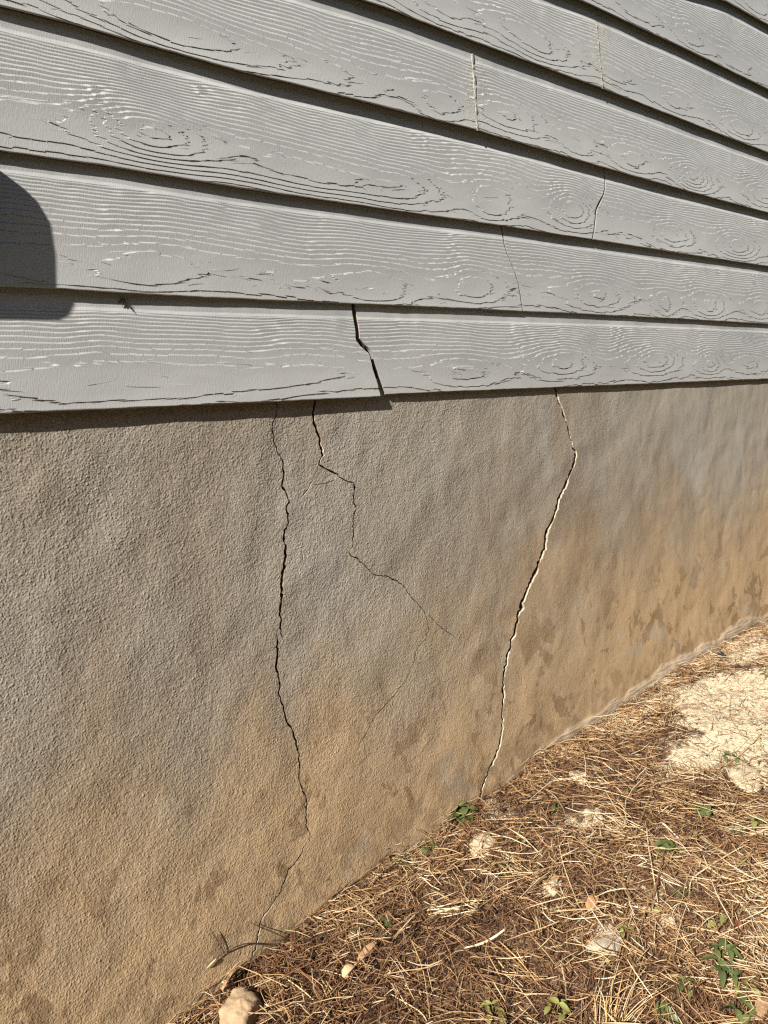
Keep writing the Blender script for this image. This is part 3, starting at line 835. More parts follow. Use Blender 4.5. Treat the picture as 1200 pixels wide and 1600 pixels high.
# ------------------------------------------------------------------ straw and pine-needle litter (nobody could count it)
FR_ = np.array([ground_pt(u, 1600) for u in (250, 400, 600, 800, 1000, 1200)] + [ground_pt(1200, v) for v in (1500, 1400, 1300, 1200, 1100, 1000)])
FRX = FR_[:, 0]; FRY = FR_[:, 1]
o_ = np.argsort(FRX); FRX = FRX[o_]; FRY = FRY[o_]
def straws(n, xr, yr, len_r, wid_r, tone_mu, tone_sd, lift, curve, seed, sand_keep=0.12, segs=3, tsd=0.10):
    r = np.random.default_rng(seed)
    x = r.uniform(*xr, n); y = r.uniform(*yr, n)
    vis = y > np.interp(x, FRX, FRY) - 0.22      # litter is only laid where the view, or one a step aside, reaches
    x, y = x[vis], y[vis]; n = len(x)
    sm = sand_mask(x, y)
    dens = 0.62 + 0.55 * vnoise(x * 6, y * 6, 71)
    ok = r.uniform(0, 1, n) < np.clip(dens, 0.6, 1) * (1 - (1 - sand_keep) * np.clip((sm - 0.15) / 0.5, 0, 1))
    x, y, sm = x[ok], y[ok], sm[ok]; n = len(x)
    th = r.uniform(0, math.pi, n) + 0.6 * vnoise(x * 4, y * 4, 72)
    L = r.uniform(*len_r, n) * (0.6 + 0.8 * r.uniform(0, 1, n) ** 2)
    W = r.uniform(*wid_r, n) * 0.5
    k = r.normal(0, curve, n)
    base = np.abs(r.normal(0, lift, n)) + 0.0006 + lift * 1.6 * np.clip(vnoise(x * 19, y * 19, 75), 0, 1)
    tilt = r.normal(0, tsd, n)
    tone = np.clip(r.normal(tone_mu, tone_sd, n) + 0.10 * vnoise(x * 3.5, y * 3.5, 73) + 0.13 * vnoise(x * 11, y * 11, 74) + np.clip((x - 1.35) * 0.16, -0.11, 0.12), 0, 1)
    S = segs + 1
    V = np.zeros((n, S, 3, 3)); T = np.zeros((n, S, 3))
    px, py, a = x.copy(), y.copy(), th.copy()
    ca = []
    for s in range(S):
        tt = s / segs
        gz = ground_z(px, py)
        pz = gz + base + (tt - 0.5) * L * tilt * 0.5
        pz = np.maximum(pz, gz + 0.0004)
        w = W * (1.0 if 0 < s < segs else 0.55)
        ox, oy = -np.sin(a) * w, np.cos(a) * w
        pyc = np.minimum(py, YC - 0.004 - 0.006 * (px > 0.9))
        V[:, s, 0] = np.stack([px + ox, pyc + oy, pz], -1)
        V[:, s, 1] = np.stack([px - ox, pyc - oy, pz], -1)
        V[:, s, 2] = np.stack([px, pyc, pz + w * 1.3], -1)
        T[:, s, :] = tone[:, None]
        a = a + k / segs
        px = px + np.cos(a) * L / segs; py = py + np.sin(a) * L / segs
    b = (np.arange(n) * S * 3)[:, None, None]
    F = []
    for s in range(segs):
        for (i, j) in ((0, 1), (1, 2), (2, 0)):
            F.append(np.stack([np.full(n, s * 3 + i), np.full(n, s * 3 + j), np.full(n, (s + 1) * 3 + j), np.full(n, (s + 1) * 3 + i)], -1))
    F = np.stack(F, 1) + b
    return V.reshape(-1, 3), F.reshape(-1, 4), T.ravel()
XR_, YR_ = (0.30, 3.3), (-1.05, 0.012)
sets = [straws(140000, XR_, YR_, (.010, .028), (.0008, .0020), 0.30, 0.16, 0.0030, 0.5, 1, 0.10, 2),  # lowest layer toned dark, upper ones pale: gap shade and highlights in colour
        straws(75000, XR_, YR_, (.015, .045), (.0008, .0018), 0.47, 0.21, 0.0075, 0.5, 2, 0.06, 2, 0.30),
        straws(19000, XR_, YR_, (.015, .055), (.0010, .0023), 0.75, 0.18, 0.012, 0.4, 5, 0.05, 2, 0.30),
        straws(9000, XR_, YR_, (.05, .12), (.0009, .0021), 0.74, 0.16, 0.014, 0.5, 3, 0.05, 3, 0.12),
        straws(14000, (0.30, 3.3), (-0.085, 0.012), (.02, .06), (.0008, .0020), 0.56, 0.20, 0.010, 0.8, 4, 0.35, 3, 0.25)]
for i_, (u_, v_, r_, lf_) in enumerate([(752, 1325, .035, .012), (768, 1262, .03, .010), (862, 1386, .024, .009), (928, 1280, .035, .010), (905, 1215, .025, .008),
                                        (1165, 1215, .06, .010), (948, 1472, .035, .014), (1044, 1440, .014, .006), (1100, 1180, .10, .002), (1060, 1120, .08, .002)]):
    g_ = ground_pt(u_, v_)
    sets.append(straws(26, (g_[0] - r_, g_[0] + r_), (g_[1] - r_, g_[1] + r_), (.03, .07), (.0008, .0018), 0.68, 0.18, lf_, 0.5, 40 + i_, 0.9, 3))
Vs, Fs, Ts, o_ = [], [], [], 0
for V, F, T in sets:
    Vs.append(V); Fs.append(F + o_); Ts.append(T); o_ += len(V)
litter = fast_mesh('straw_litter', np.vstack(Vs), np.vstack(Fs), M_STRAW, False)
set_attr(litter.data, 'tone', np.concatenate(Ts))
tag(litter, 'brown and golden pine needle and straw litter covering the soil', 'straw litter', kind='stuff')

# crumbs of soil and limestone grit
def crumbs(name, n, xr, yr, size, mat, seed, want, label, cat):
    r = np.random.default_rng(seed)
    x = r.uniform(*xr, n); y = r.uniform(*yr, n); sm = sand_mask(x, y)
    ok = want(sm, r, x, y); x, y = x[ok], y[ok]; n = len(x)
    s = r.uniform(*size, n) * (0.5 + r.uniform(0, 1, n) ** 2)
    base = np.array([(1, 0, 0), (0, 1, 0), (-1, 0, 0), (0, -1, 0), (0, 0, .8), (0, 0, -.5)])
    f = np.array([(0, 1, 4), (1, 2, 4), (2, 3, 4), (3, 0, 4), (1, 0, 5), (2, 1, 5), (3, 2, 5), (0, 3, 5)])
    V = base[None] * s[:, None, None] * r.uniform(0.6, 1.3, (n, 6, 3))
    a = r.uniform(0, 6.28, n); c, q = np.cos(a)[:, None], np.sin(a)[:, None]
    X = V[..., 0] * c - V[..., 1] * q; Y = V[..., 0] * q + V[..., 1] * c
    V[..., 0] = X + x[:, None]; V[..., 1] = Y + y[:, None]; V[..., 2] += (ground_z(x, y) + 0.2 * s)[:, None]
    F = f[None] + (np.arange(n) * 6)[:, None, None]
    o = fast_mesh(name, V.reshape(-1, 3), F.reshape(-1, 3), mat)
    tag(o, label, cat, kind='stuff')
crumbs('limestone_grit', 16000, (0.4, 3.4), (-1.05, -0.01), (.0012, .0042), M_LIME, 21,
       lambda sm, r, x, y: r.uniform(0, 1, len(sm)) < np.where(sm > 0.35, 0.95, 0.05), 'cream limestone grit and crumbs scattered over the bare patches', 'grit')
crumbs('soil_crumbs', 9000, (0.3, 3.3), (-1.05, -0.005), (.002, .006), simple('dark_soil_crumb', (0.065, 0.04, 0.025), 0.95, (200, 0.002), 0.4, 70, 0.1), 22,
       lambda sm, r, x, y: (sm < 0.3) & (vnoise(x * 6, y * 6, 71) < 0.1), 'dark soil crumbs showing between the straws', 'soil crumbs')

# ------------------------------------------------------------------ tubes, rocks, leaves
def tube_mesh(pts, rad, sides=6):
    pts = [Vector(p) for p in pts]; V = []; F = []
    n = len(pts)
    for i, p in enumerate(pts):
        d = (pts[min(i + 1, n - 1)] - pts[max(i - 1, 0)]).normalized()
        up = Vector((0, 0, 1)) if abs(d.z) < 0.9 else Vector((1, 0, 0))
        s = d.cross(up).normalized(); u = s.cross(d).normalized()
        r = rad[i] if hasattr(rad, '__len__') else rad
        for k in range(sides):
            a = 2 * math.pi * k / sides
            V.append(p + s * math.cos(a) * r + u * math.sin(a) * r * 0.8)
    for i in range(n - 1):
        for k in range(sides):
            F.append((i * sides + k, i * sides + (k + 1) % sides, (i + 1) * sides + (k + 1) % sides, (i + 1) * sides + k))
    F.append(tuple(range(sides))[::-1]); F.append(tuple((n - 1) * sides + k for k in range(sides)))
    return V, F
def smooth_path(P, n=5):
    P = [Vector(p) for p in P]; out = []
    for i in range(len(P) - 1):
        p0 = P[max(i - 1, 0)]; p1 = P[i]; p2 = P[i + 1]; p3 = P[min(i + 2, len(P) - 1)]
        for k in range(n):
            t = k / n
            out.append(0.5 * ((2 * p1) + (p2 - p0) * t + (2 * p0 - 5 * p1 + 4 * p2 - p3) * t * t + (3 * p1 - p0 - 3 * p2 + p3) * t ** 3))
    out.append(P[-1])
    return out

def straw_mat(name, col):
    return simple(name, col, 0.55, (300, 0.0006), 0.25, 90, 0.35)
M_PALE = straw_mat('pale_straw', (0.60, 0.46, 0.26)); M_GOLD = straw_mat('golden_straw', (0.50, 0.32, 0.13)); M_WHITE = straw_mat('bleached_straw', (0.64, 0.54, 0.37))
M_BRN = straw_mat('brown_stalk', (0.20, 0.115, 0.055)); M_OLV = straw_mat('olive_stalk', (0.24, 0.20, 0.085))
# (photo path, lift along the path, radius, material, label)
STALKS = [
 ([(1008, 1285), (1014, 1335), (1024, 1395), (1028, 1420)], .012, .0018, M_PALE, 'long pale straw standing upright-looking beside the three-leaf clover at right'),
 ([(1168, 1326), (1140, 1345), (1100, 1372), (1080, 1388), (1078, 1412)], .016, .0019, M_PALE, 'bent pale stalk arching over the litter at the right'),
 ([(1030, 1288), (1044, 1302), (1060, 1316)], .010, .0032, M_WHITE, 'short thick bleached stalk piece above the round clover'),
 ([(1176, 1290), (1170, 1380), (1160, 1420), (1135, 1452), (1102, 1482)], .022, .0016, M_BRN, 'thin brown stem curving down near the right edge'),
 ([(792, 1456), (775, 1472), (752, 1484), (725, 1488)], .010, .0034, M_WHITE, 'bleached curved straw with a forked tip in the middle of the litter'),
 ([(688, 1295), (722, 1325), (765, 1358)], .012, .0016, M_PALE, 'pale straw lying below the lush clover at the wall'),
 ([(791, 1298), (822, 1322), (848, 1345)], .012, .0018, M_PALE, 'pale straw pointing right from the limestone lump'),
 ([(435, 1528), (478, 1562), (520, 1602)], .012, .0015, M_PALE, 'long pale straw running down from the twig near the wall'),
 ([(780, 1478), (812, 1512), (846, 1552)], .012, .0017, M_GOLD, 'golden straw slanting down through the dark centre of the litter'),
 ([(1040, 1330), (1030, 1380), (1015, 1440)], .020, .0017, M_BRN, 'brown stem leaning between the clover and the white chip'),
 ([(838, 1218), (890, 1226), (962, 1232)], .010, .0018, M_PALE, 'pale straw lying level across the crumbly upper patch'),
 ([(905, 1300), (868, 1370), (848, 1392)], .014, .0013, M_GOLD, 'golden needle crossing beside the small cream stone'),
 ([(870, 1300), (880, 1360), (905, 1425)], .014, .0014, M_PALE, 'pale needle running down to the cone scale'),
 ([(716, 1300), (728, 1292), (812, 1288), (838, 1284)], .012, .0012, M_GOLD, 'golden straw above the limestone lump'),
 ([(745, 1315), (800, 1350), (900, 1425)], .010, .0012, M_PALE, 'long thin straw from the limestone lump towards the cone scale'),
 ([(1118, 1292), (1150, 1240), (1200, 1222)], .014, .0016, M_BRN, 'brown stem reaching the right edge below the sand'),
 ([(1190, 1150), (1150, 1190), (1120, 1206)], .006, .0012, M_GOLD, 'golden stalk along the lower edge of the sand patch'),
 ([(1142, 1090), (1140, 1118), (1146, 1135), (1160, 1150)], .008, .0009, M_BRN, 'thin brown curl standing on the pale sand'),
 ([(1163, 1082), (1150, 1086), (1142, 1095)], .008, .0008, M_BRN, 'tiny brown hook at the top of the sand curl'),
 ([(648, 1400), (690, 1360), (720, 1345)], .014, .0011, M_GOLD, 'golden needle left of the limestone lump'),
 ([(1062, 1240), (1130, 1262), (1200, 1270)], .012, .0014, M_PALE, 'pale stalk under the upper right clovers'),
 ([(900, 1230), (1000, 1262), (1100, 1300)], .014, .0012, M_PALE, 'long thin pale straw across the upper right litter'),
 ([(560, 1432), (560, 1470), (572, 1520)], .012, .0010, M_GOLD, 'short golden needle above the wood chips'),
 ([(980, 1340), (1018, 1250), (1020, 1215)], .018, .0012, M_OLV, 'olive stem rising right of the pale rock crumbs'),
 ([(1196, 1465), (1150, 1505), (1100, 1492)], .010, .0014, M_PALE, 'pale straw beside the leafy weed at the lower right'),
 ([(1075, 1455), (1130, 1470), (1200, 1502)], .010, .0013, M_PALE, 'pale straw passing above the leafy weed'),
 ([(610, 1560), (655, 1590), (668, 1604)], .010, .0013, M_PALE, 'pale straw at the lower edge left of the centre'),
 ([(640, 1470), (662, 1530), (672, 1600)], .014, .0010, M_GOLD, 'thin golden needle above the lower edge'),
 ([(1195, 1330), (1168, 1350), (1135, 1380)], .012, .0022, M_OLV, 'thick olive stalk at the right edge'),
 ([(1060, 1275), (1100, 1318), (1200, 1372)], .004, .0030, M_OLV, 'thick olive stem lying low towards the right edge'),
]
for pth, lift, rad, mt, lab in STALKS:
    G = [ground_pt(u, v) for u, v in pth]
    n = len(G)
    P = [Vector((g[0], g[1], g[2] + 0.004 + 0.8 * lift * (0.35 + 0.65 * math.sin(math.pi * (i + .3) / (n - .4))))) for i, g in enumerate(G)]
    P = [Vector((p.x, min(p.y, YC - 0.006), p.z)) for p in P]
    sp = smooth_path(P, 4)
    rd = [rad * 0.78 * (0.55 + 0.45 * math.sin(math.pi * min(1, (i + 1) / len(sp) * 1.05))) for i in range(len(sp))]
    V, F = tube_mesh(sp, rd, 5)
    c = sum((Vector(v) for v in V), Vector()) / len(V)
    o = mesh_obj('dry_stalk', [Vector(v) - c for v in V], F, mt, None, True)
    o.location = c
    tag(o, lab, 'stalk', 'loose dry stalks on the litter')

# sheaf of pale straws
sh0 = ground_pt(715, 1430)
sheaf = empty('straw_sheaf', sh0)
tag(sheaf, 'small fan of bleached straws lying together left of the centre', 'straw')
for i, (a, b) in enumerate([((670, 1437), (762, 1418)), ((668, 1432), (748, 1428)), ((680, 1440), (742, 1432)), ((672, 1428), (716, 1416)), ((684, 1434), (764, 1414)), ((690, 1442), (748, 1437)), ((705, 1424), (765, 1421)), ((668, 1438), (700, 1436))]):
    A, B = ground_pt(*a), ground_pt(*b)
    pts = [Vector(A) + (Vector(B) - Vector(A)) * t + Vector((0, 0, .010 + .004 * math.sin(t * 3.1 + i) + .001 * i)) for t in (0, .25, .5, .75, 1)]
    V, F = tube_mesh([p - Vector(sh0) for p in pts], [.0006, .0011, .0012, .0010, .0005], 5)
    mesh_obj('straw', V, F, M_WHITE if i % 2 else M_PALE, sheaf, True)

# dry grass clump at the lower edge
tf0 = ground_pt(955, 1590)
tuft = empty('dry_grass_clump', tf0)
tag(tuft, 'clump of upright pale dry grass blades at the bottom edge', 'grass')
BL = [((950, 1600), (968, 1502), .0028), ((958, 1598), (974, 1520), .0034), ((940, 1602), (962, 1470), .0016), ((962, 1604), (1002, 1462), .0015), ((948, 1606), (935, 1540), .0024), ((956, 1600), (958, 1530), .0026),
      ((966, 1602), (1010, 1510), .0018), ((930, 1604), (926, 1550), .0026), ((970, 1606), (1048, 1530), .0022), ((960, 1610), (1052, 1540), .0026), ((968, 1600), (1030, 1548), .0022), ((980, 1606), (1060, 1562), .0016),
      ((940, 1606), (978, 1450), .0010), ((975, 1596), (1008, 1490), .0012), ((926, 1580), (940, 1540), .0022), ((948, 1602), (952, 1560), .0030), ((960, 1604), (984, 1540), .0016), ((946, 1604), (966, 1556), .0020),
      ((978, 1545), (1032, 1532), .0020), ((990, 1600), (1022, 1560), .0014), ((936, 1604), (946, 1512), .0012), ((970, 1600), (996, 1530), .0014)]
for i, (a, b, w) in enumerate(BL):
    A = Vector(ground_pt(*a)); Bp = ground_pt(*b)
    hgt = 0.030 + 0.03 * random.random()
    r = ray(*b); s = (A.z + hgt - CAM[2]) / r[2]
    Bv = Vector(CAM + r * s)
    mid = A.lerp(Bv, 0.5) + Vector((random.uniform(-.003, .003), random.uniform(-.003, .003), .008))
    sp = smooth_path([A, mid, Bv], 4)
    V = []; F = []
    sd = (Bv - A).cross(Vector((0.3, 0.2, 1))).normalized()
    for j, p in enumerate(sp):
        ww = w * 0.5 * (1 - 0.75 * (j / (len(sp) - 1)) ** 2)
        q = p - Vector(tf0)
        V += [q - sd * ww, q + Vector((0, 0, ww * .7)), q + sd * ww, q - Vector((0, 0, ww * .3))]
    for j in range(len(sp) - 1):
        for k in range(4):
            F.append((4 * j + k, 4 * j + (k + 1) % 4, 4 * j + 4 + (k + 1) % 4, 4 * j + 4 + k))
    mesh_obj('blade', V, F, [M_PALE, M_GOLD, M_WHITE, M_GOLD][i % 4], tuft, True)

# rocks
def rock(name, loc, size, mat, label, cat, seed, rough=0.18, rot=0.0, sink=0.35, sub=20):
    V = []; F = []
    nu, nv = sub * 2, sub
    for j in range(nv + 1):
        th = math.pi * j / nv
        for i in range(nu):
            ph = 2 * math.pi * i / nu
            d = np.array([math.sin(th) * math.cos(ph), math.sin(th) * math.sin(ph), math.cos(th)])
            n = 1 + rough * (float(vnoise(d[0] * 1.6 + seed, d[1] * 1.6 + d[2] * 1.3, seed)) + 0.5 * float(vnoise(d[0] * 4 + seed, d[1] * 4 + d[2] * 4, seed + 1)) + 0.28 * float(vnoise(d[0] * 9 + d[2] * 5, d[1] * 9 - d[2] * 7, seed + 2)))
            # squarer than a ball
            m = max(abs(d)) ** (0.8 if name == 'tan_stone' else 0.35)
            V.append((d[0] / m * n * size[0] / 2, d[1] / m * n * size[1] / 2, d[2] / m * n * size[2] / 2))
    for j in range(nv):
        for i in range(nu):
            F.append((j * nu + i, (j + 1) * nu + i, (j + 1) * nu + (i + 1) % nu, j * nu + (i + 1) % nu))
    o = mesh_obj(name, V, F, mat, None, True)
    o.rotation_euler = (0, 0, rot)
    o.location = (loc[0], loc[1], loc[2] + size[2] * (0.5 - sink) * (0.2 if name == 'limestone_lump' else 1))
    tag(o, label, cat)
    return o
rock('limestone_lump', ground_pt(752, 1325), (.075, .060, .030), M_LIME, 'large rough cream limestone lump below the clover by the wall', 'rock', 5, .30, .4, .3, 26)
rock('limestone_lump', ground_pt(768, 1262), (.055, .040, .020), M_LIME, 'crumbly cream limestone piece against the foot of the right crack', 'rock', 6, .32, .9)
rock('limestone_lump', ground_pt(862, 1386), (.046, .032, .020), M_LIME, 'small cream limestone piece in the middle of the litter', 'rock', 7, .28, .2)
rock('limestone_lump', ground_pt(928, 1280), (.070, .040, .022), M_LIME, 'broad cream limestone piece half buried under needles, upper centre', 'rock', 8, .3, .7)
rock('limestone_lump', ground_pt(905, 1215), (.045, .036, .016), M_LIME, 'cream limestone piece near the wall in the crumbly upper patch', 'rock', 9, .3, 1.1)
rock('limestone_lump', ground_pt(1165, 1215), (.13, .060, .022), M_LIME, 'wide flat cream stone at the right below the sand patch', 'rock', 10, .22, .6)
rock('grey_stone', ground_pt(948, 1472), (.062, .052, .024), M_GREYR, 'grey stone with straws across it near the grass clump', 'rock', 11, .25, .3, .4)
rock('limestone_lump', ground_pt(1044, 1440), (.022, .030, .010), M_LIME, 'thin white stone chip beside the brown leaning stem', 'rock', 12, .22, .5)
rock('dark_pebble', ground_pt(1127, 1030), (.040, .026, .026), M_DARK, 'black oval pebble near the wall at the top of the sand', 'pebble', 16, .14, .5, .2)
rock('limestone_lump', ground_pt(1105, 1040), (.045, .022, .022), M_LIME, 'yellowish stone chip left of the black pebble', 'rock', 17, .22, .8)
st = ground_pt(372, 1604)
rock('tan_stone', (st[0] + .004, st[1] - .006, st[2]), (.060, .055, .080), M_TAN, 'smooth tan stone standing at the lower left against the wall', 'stone', 31, .07, .45, .38, 26)

# slivers and chips: bent thin plates with thickness
def plate(name, a, b, w, th, mat, label, cat, lift=0.004, bend=0.003, lean=0.0, za=0, zb=0):
    A = Vector(ground_pt(*a)); B = Vector(ground_pt(*b)); A.z += lift + za; B.z += lift + zb
    c = (A + B) / 2; d = B - A; L = d.length; d.normalize()
    sd = d.cross(Vector((0, 0, 1))).normalized(); sd = (sd * math.cos(lean) + Vector((0, 0, 1)) * math.sin(lean)).normalized(); up = sd.cross(d).normalized()
    V = []; F = []; n = 6
    for i in range(n + 1):
        t = i / n - .5
        ww = w / 2 * (1 - 0.5 * abs(2 * t) ** 3) * (1 + .12 * math.sin(i * 2.3))
        off = up * (bend * (1 - 4 * t * t))
        for s, h in ((-1, 0), (1, 0), (1, th), (-1, th)):
            V.append(d * (t * L) + sd * (s * ww) + up * h + off)
    for i in range(n):
        for k in range(4):
            F.append((4 * i + k, 4 * i + (k + 1) % 4, 4 * i + 4 + (k + 1) % 4, 4 * i + 4 + k))
    F += [(0, 3, 2, 1), (4 * n, 4 * n + 1, 4 * n + 2, 4 * n + 3)]
    o = mesh_obj(name, V, F, mat); o.location = c
    tag(o, label, cat); return o
plate('wood_chip', (538, 1536), (552, 1522), .016, .007, M_CHIP, 'small blond wood chip, the lower of the two by the wall', 'wood chip', .010)
plate('wood_chip', (562, 1512), (588, 1484), .013, .006, M_BARK, 'longer brown wood chip above the small blond one', 'wood chip', .010)
plate('bark_sliver', (352, 1572), (378, 1532), .020, .004, M_BARK, 'tan bark sliver leaning on the wall behind the tan stone', 'bark', .012, .004, 1.0, .02, .01)
plate('cone_scale', (920, 1428), (932, 1408), .018, .003, M_SCALE, 'rounded tan cone scale in the middle of the litter', 'cone scale', .008, .003)
plate('fallen_leaf', (1145, 1444), (1158, 1459), .013, .0015, M_RED, 'small rust red dead leaf beside the brown stem', 'leaf', .008, .003)
plate('bark_sliver', (1180, 1598), (1204, 1574), .020, .006, M_BARK, 'brown bark piece in the lower right corner', 'bark', .008, .003)

# ------------------------------------------------------------------ weeds
def leaf_mesh(L, W, fold, droop, nseg=6):
    V = []; F = []
    for i in range(nseg + 1):
        t = i / nseg
        w = W / 2 * (math.sin(math.pi * min(1, t ** 0.8 * 0.97 + .03)) ** 0.8)
        z = -droop * t * t * L
        V += [(t * L, -w, z + fold * w), (t * L, 0, z), (t * L, w, z + fold * w)]
    for i in range(nseg):
        for j in range(2):
            a = 3 * i + j
            F.append((a, a + 3, a + 4, a + 1))
    n = len(V)
    V += [(x, y, z - 0.0004) for x, y, z in V]
    F += [tuple(n + q for q in f[::-1]) for f in F]
    return V, F
LEAFM = {}
def weed(loc, r, n, mat, label, seed, h=0.02, kind='clover', up=0.5):
    R = random.Random(seed)
    e = empty('weed', loc); tag(e, label, 'weed', 'green weeds growing through the litter')
    for i in range(n):
        az = 2.4 * i + R.uniform(-.5, .5)
        rr = r * (0.15 + 0.85 * ((i + .5) / n) ** .6) * 0.75
        zz = h * (1 - 0.5 * (i / n)) * R.uniform(.7, 1.15)
        px, py = rr * math.cos(az), rr * math.sin(az)
        V, F = tube_mesh(smooth_path([(0, 0, -.004), (px * .35, py * .35, zz * .7), (px, py, zz)], 3), .0007, 4)
        mesh_obj('stem', V, F, M_STEM, e, True)
        m = 3 if kind == 'clover' else 2
        for q in range(m):
            key = (kind, R.randint(0, 3))
            if key not in LEAFM:
                LL, WW = ((.0135, .012) if kind == 'clover' else (.021, .010))
                f = 0.9 + 0.12 * key[1]
                V, F = leaf_mesh(LL * f, WW * f, .25 + .1 * key[1], .25 + .15 * key[1])
                o = mesh_obj('leaf', V, F, mat, e, True); LEAFM[key] = o.data
            else:
                o = bpy.data.objects.new('leaf', LEAFM[key]); C.objects.link(o); o.parent = e
            if o.data.materials[0] != mat:
                d = bpy.data.meshes.get('leaf_' + mat.name + str(key)) 
                if d is None:
                    d = o.data.copy(); d.name = 'leaf_' + mat.name + str(key); d.materials[0] = mat
                o.data = d
            o.location = (px, py, zz)
            o.rotation_euler = (R.uniform(-.4, .4), -up * R.uniform(-.2, .8), az + (q - (m - 1) / 2) * (2.09 if kind == 'clover' else 2.6) + R.uniform(-.3, .3))
            sc = r / .028 * R.uniform(.75, 1.1) if kind == 'clover' else R.uniform(.8, 1.15) * r / .03
            sc = 1.25 * max(.6, min(1.5, sc)); o.scale = (sc, sc, sc)
    return e
WEEDS = [(722, 1284, .036, 15, M_LEAF, 'lush dark green clover at the wall above the large limestone lump', .030, 'clover'),
         (672, 1332, .024, 8, M_LEAF, 'small green weed at the wall left of the lush clover', .020, 'clover'),
         (655, 1350, .018, 4, M_LEAFY, 'yellowing weed at the wall below the small green one', .014, 'oval'),
         (628, 1358, .020, 6, M_LEAF, 'dark weed lowest along the wall foot', .018, 'clover'),
         (600, 1450, .014, 3, M_LEAF, 'little weed beside the root end of the olive twig', .014, 'clover'),
         (782, 1356, .012, 3, M_LEAF, 'tiny weed right under the large limestone lump', .012, 'clover'),
         (872, 1266, .012, 2, M_LEAF, 'two-leaf sprout left of the broad half buried stone', .012, 'oval'),
         (1098, 1278, .028, 6, M_LEAF, 'clover with a dark shadow at the upper right', .026, 'clover'),
         (1148, 1302, .022, 4, M_LEAF, 'low clover right of the shadowed one', .014, 'clover'),
         (1188, 1300, .026, 4, M_LEAFY, 'yellow green weed at the right edge beside the low clover', .024, 'oval'),
         (1042, 1334, .022, 6, M_LEAF, 'round clover with several bright leaflets right of the pale straw', .024, 'clover'),
         (1070, 1404, .012, 2, M_LEAF, 'pair of green leaves at the end of the bent pale stalk', .012, 'oval'),
         (1172, 1394, .010, 2, M_LEAF, 'small leaf pair beside the curving brown stem', .012, 'oval'),
         (1125, 1449, .016, 2, M_LEAFY, 'bright yellow green leaf pair under the curving brown stem', .014, 'clover'),
         (1026, 1428, .010, 2, M_LEAFY, 'tiny yellow green sprout left of the white chip', .010, 'clover'),
         (980, 1464, .012, 2, M_LEAFY, 'bright leaf sprout at the right side of the grey stone', .016, 'oval'),
         (952, 1504, .012, 2, M_LEAFY, 'sprout with narrow leaves behind the grass clump', .018, 'oval'),
         (1128, 1505, .022, 5, M_LEAF, 'tall leafy weed with oval leaves at the lower right', .034, 'oval'),
         (1136, 1540, .020, 4, M_LEAF, 'second oval-leaved weed just below the tall leafy one', .028, 'oval'),
         (1072, 1548, .014, 3, M_LEAF, 'small weed in a dark gap right of the grass clump', .016, 'oval'),
         (1165, 1555, .018, 3, M_LEAFY, 'weed with yellowish leaves near the lower right corner', .018, 'oval'),
         (1158, 1592, .022, 3, M_LEAF, 'weed with long leaves at the bottom right edge', .024, 'oval'),
         (870, 1592, .022, 4, M_LEAFY, 'pale green weed at the bottom edge left of the grass clump', .024, 'oval'),
         (772, 1592, .018, 4, M_LEAFY, 'yellow green weed at the bottom edge left of the centre', .022, 'oval'),
         (1040, 1590, .018, 4, M_LEAF, 'low green weed at the bottom edge right of the grass clump', .014, 'clover'),
         (1140, 1190, .020, 3, M_LEAF, 'green sprig growing on the lower rim of the sand patch', .020, 'oval'),
         (985, 1240, .010, 2, M_LEAFY, 'olive sprout in the upper right litter', .012, 'oval'),
         (1196, 1062, .014, 3, M_LEAF, 'green tuft at the right edge on the sand', .03, 'oval')]
for i, (u, v, r, n, mt, lab, h, kd) in enumerate(WEEDS):
    weed(ground_pt(u, v), r, n, mt, lab, 100 + i, h, kd)

# ------------------------------------------------------------------ twig against the wall
def wp3(u, v, y):
    p = wall_pt(u, v, y); return Vector((p[0], y, p[1]))
tw0 = wp3(480, 1470, -0.02)
twig = empty('twig', tw0)
tag(twig, 'thin olive twig lying against the foot of the foundation wall', 'twig')
def tw(name, pts, rad, mat=M_TWIG):
    P = []
    for p in pts:
        q = wp3(*p)
        if p[0] > 470:                     # past the wall foot the stem lies on top of the litter
            g_ = ground_pt(p[0], p[1] + 10); q = Vector((g_[0], g_[1], g_[2] + 0.017))
        P.append(q - tw0)
    sp = smooth_path(P, 5)
    rd = np.interp(np.linspace(0, 1, len(sp)), np.linspace(0, 1, len(rad)), rad)
    rd = [q * 0.62 * (1 + .15 * math.sin(i * 1.9)) for i, q in enumerate(rd)]
    V, F = tube_mesh(sp, rd, 6)
    return mesh_obj(name, V, F, mat, twig, True)
tw('stem', [(640, 1425, -.04), (600, 1440, -.035), (560, 1454, -.026), (520, 1464, -.018), (480, 1470, -.008), (445, 1474, -.002), (415, 1476, .003), (388, 1474, .006), (370, 1479, .008), (350, 1489, .009), (338, 1498, .009)], [.0030, .0032, .0034, .0034, .0032, .0028, .0024, .0021, .0018, .0014, .0008])
tw('side_shoot', [(452, 1471, -.003), (440, 1463, .002), (420, 1454, .005), (405, 1448, .007), (389, 1440, .008)], [.0024, .002, .0018, .0013, .0006])
tw('side_shoot', [(349, 1489, .009), (345, 1478, .008), (337, 1464, .007), (330, 1454, .006)], [.0012, .001, .0009, .0004])
tw('side_shoot', [(425, 1470, .002), (445, 1469, -.004), (470, 1474, -.012), (490, 1468, -.016)], [.0016, .0024, .0024, .0014])
tw('bud', [(338, 1498, .009), (334, 1502, .008), (328, 1508, .008), (323, 1513, .009)], [.0014, .0026, .0020, .0006], M_CHIP)
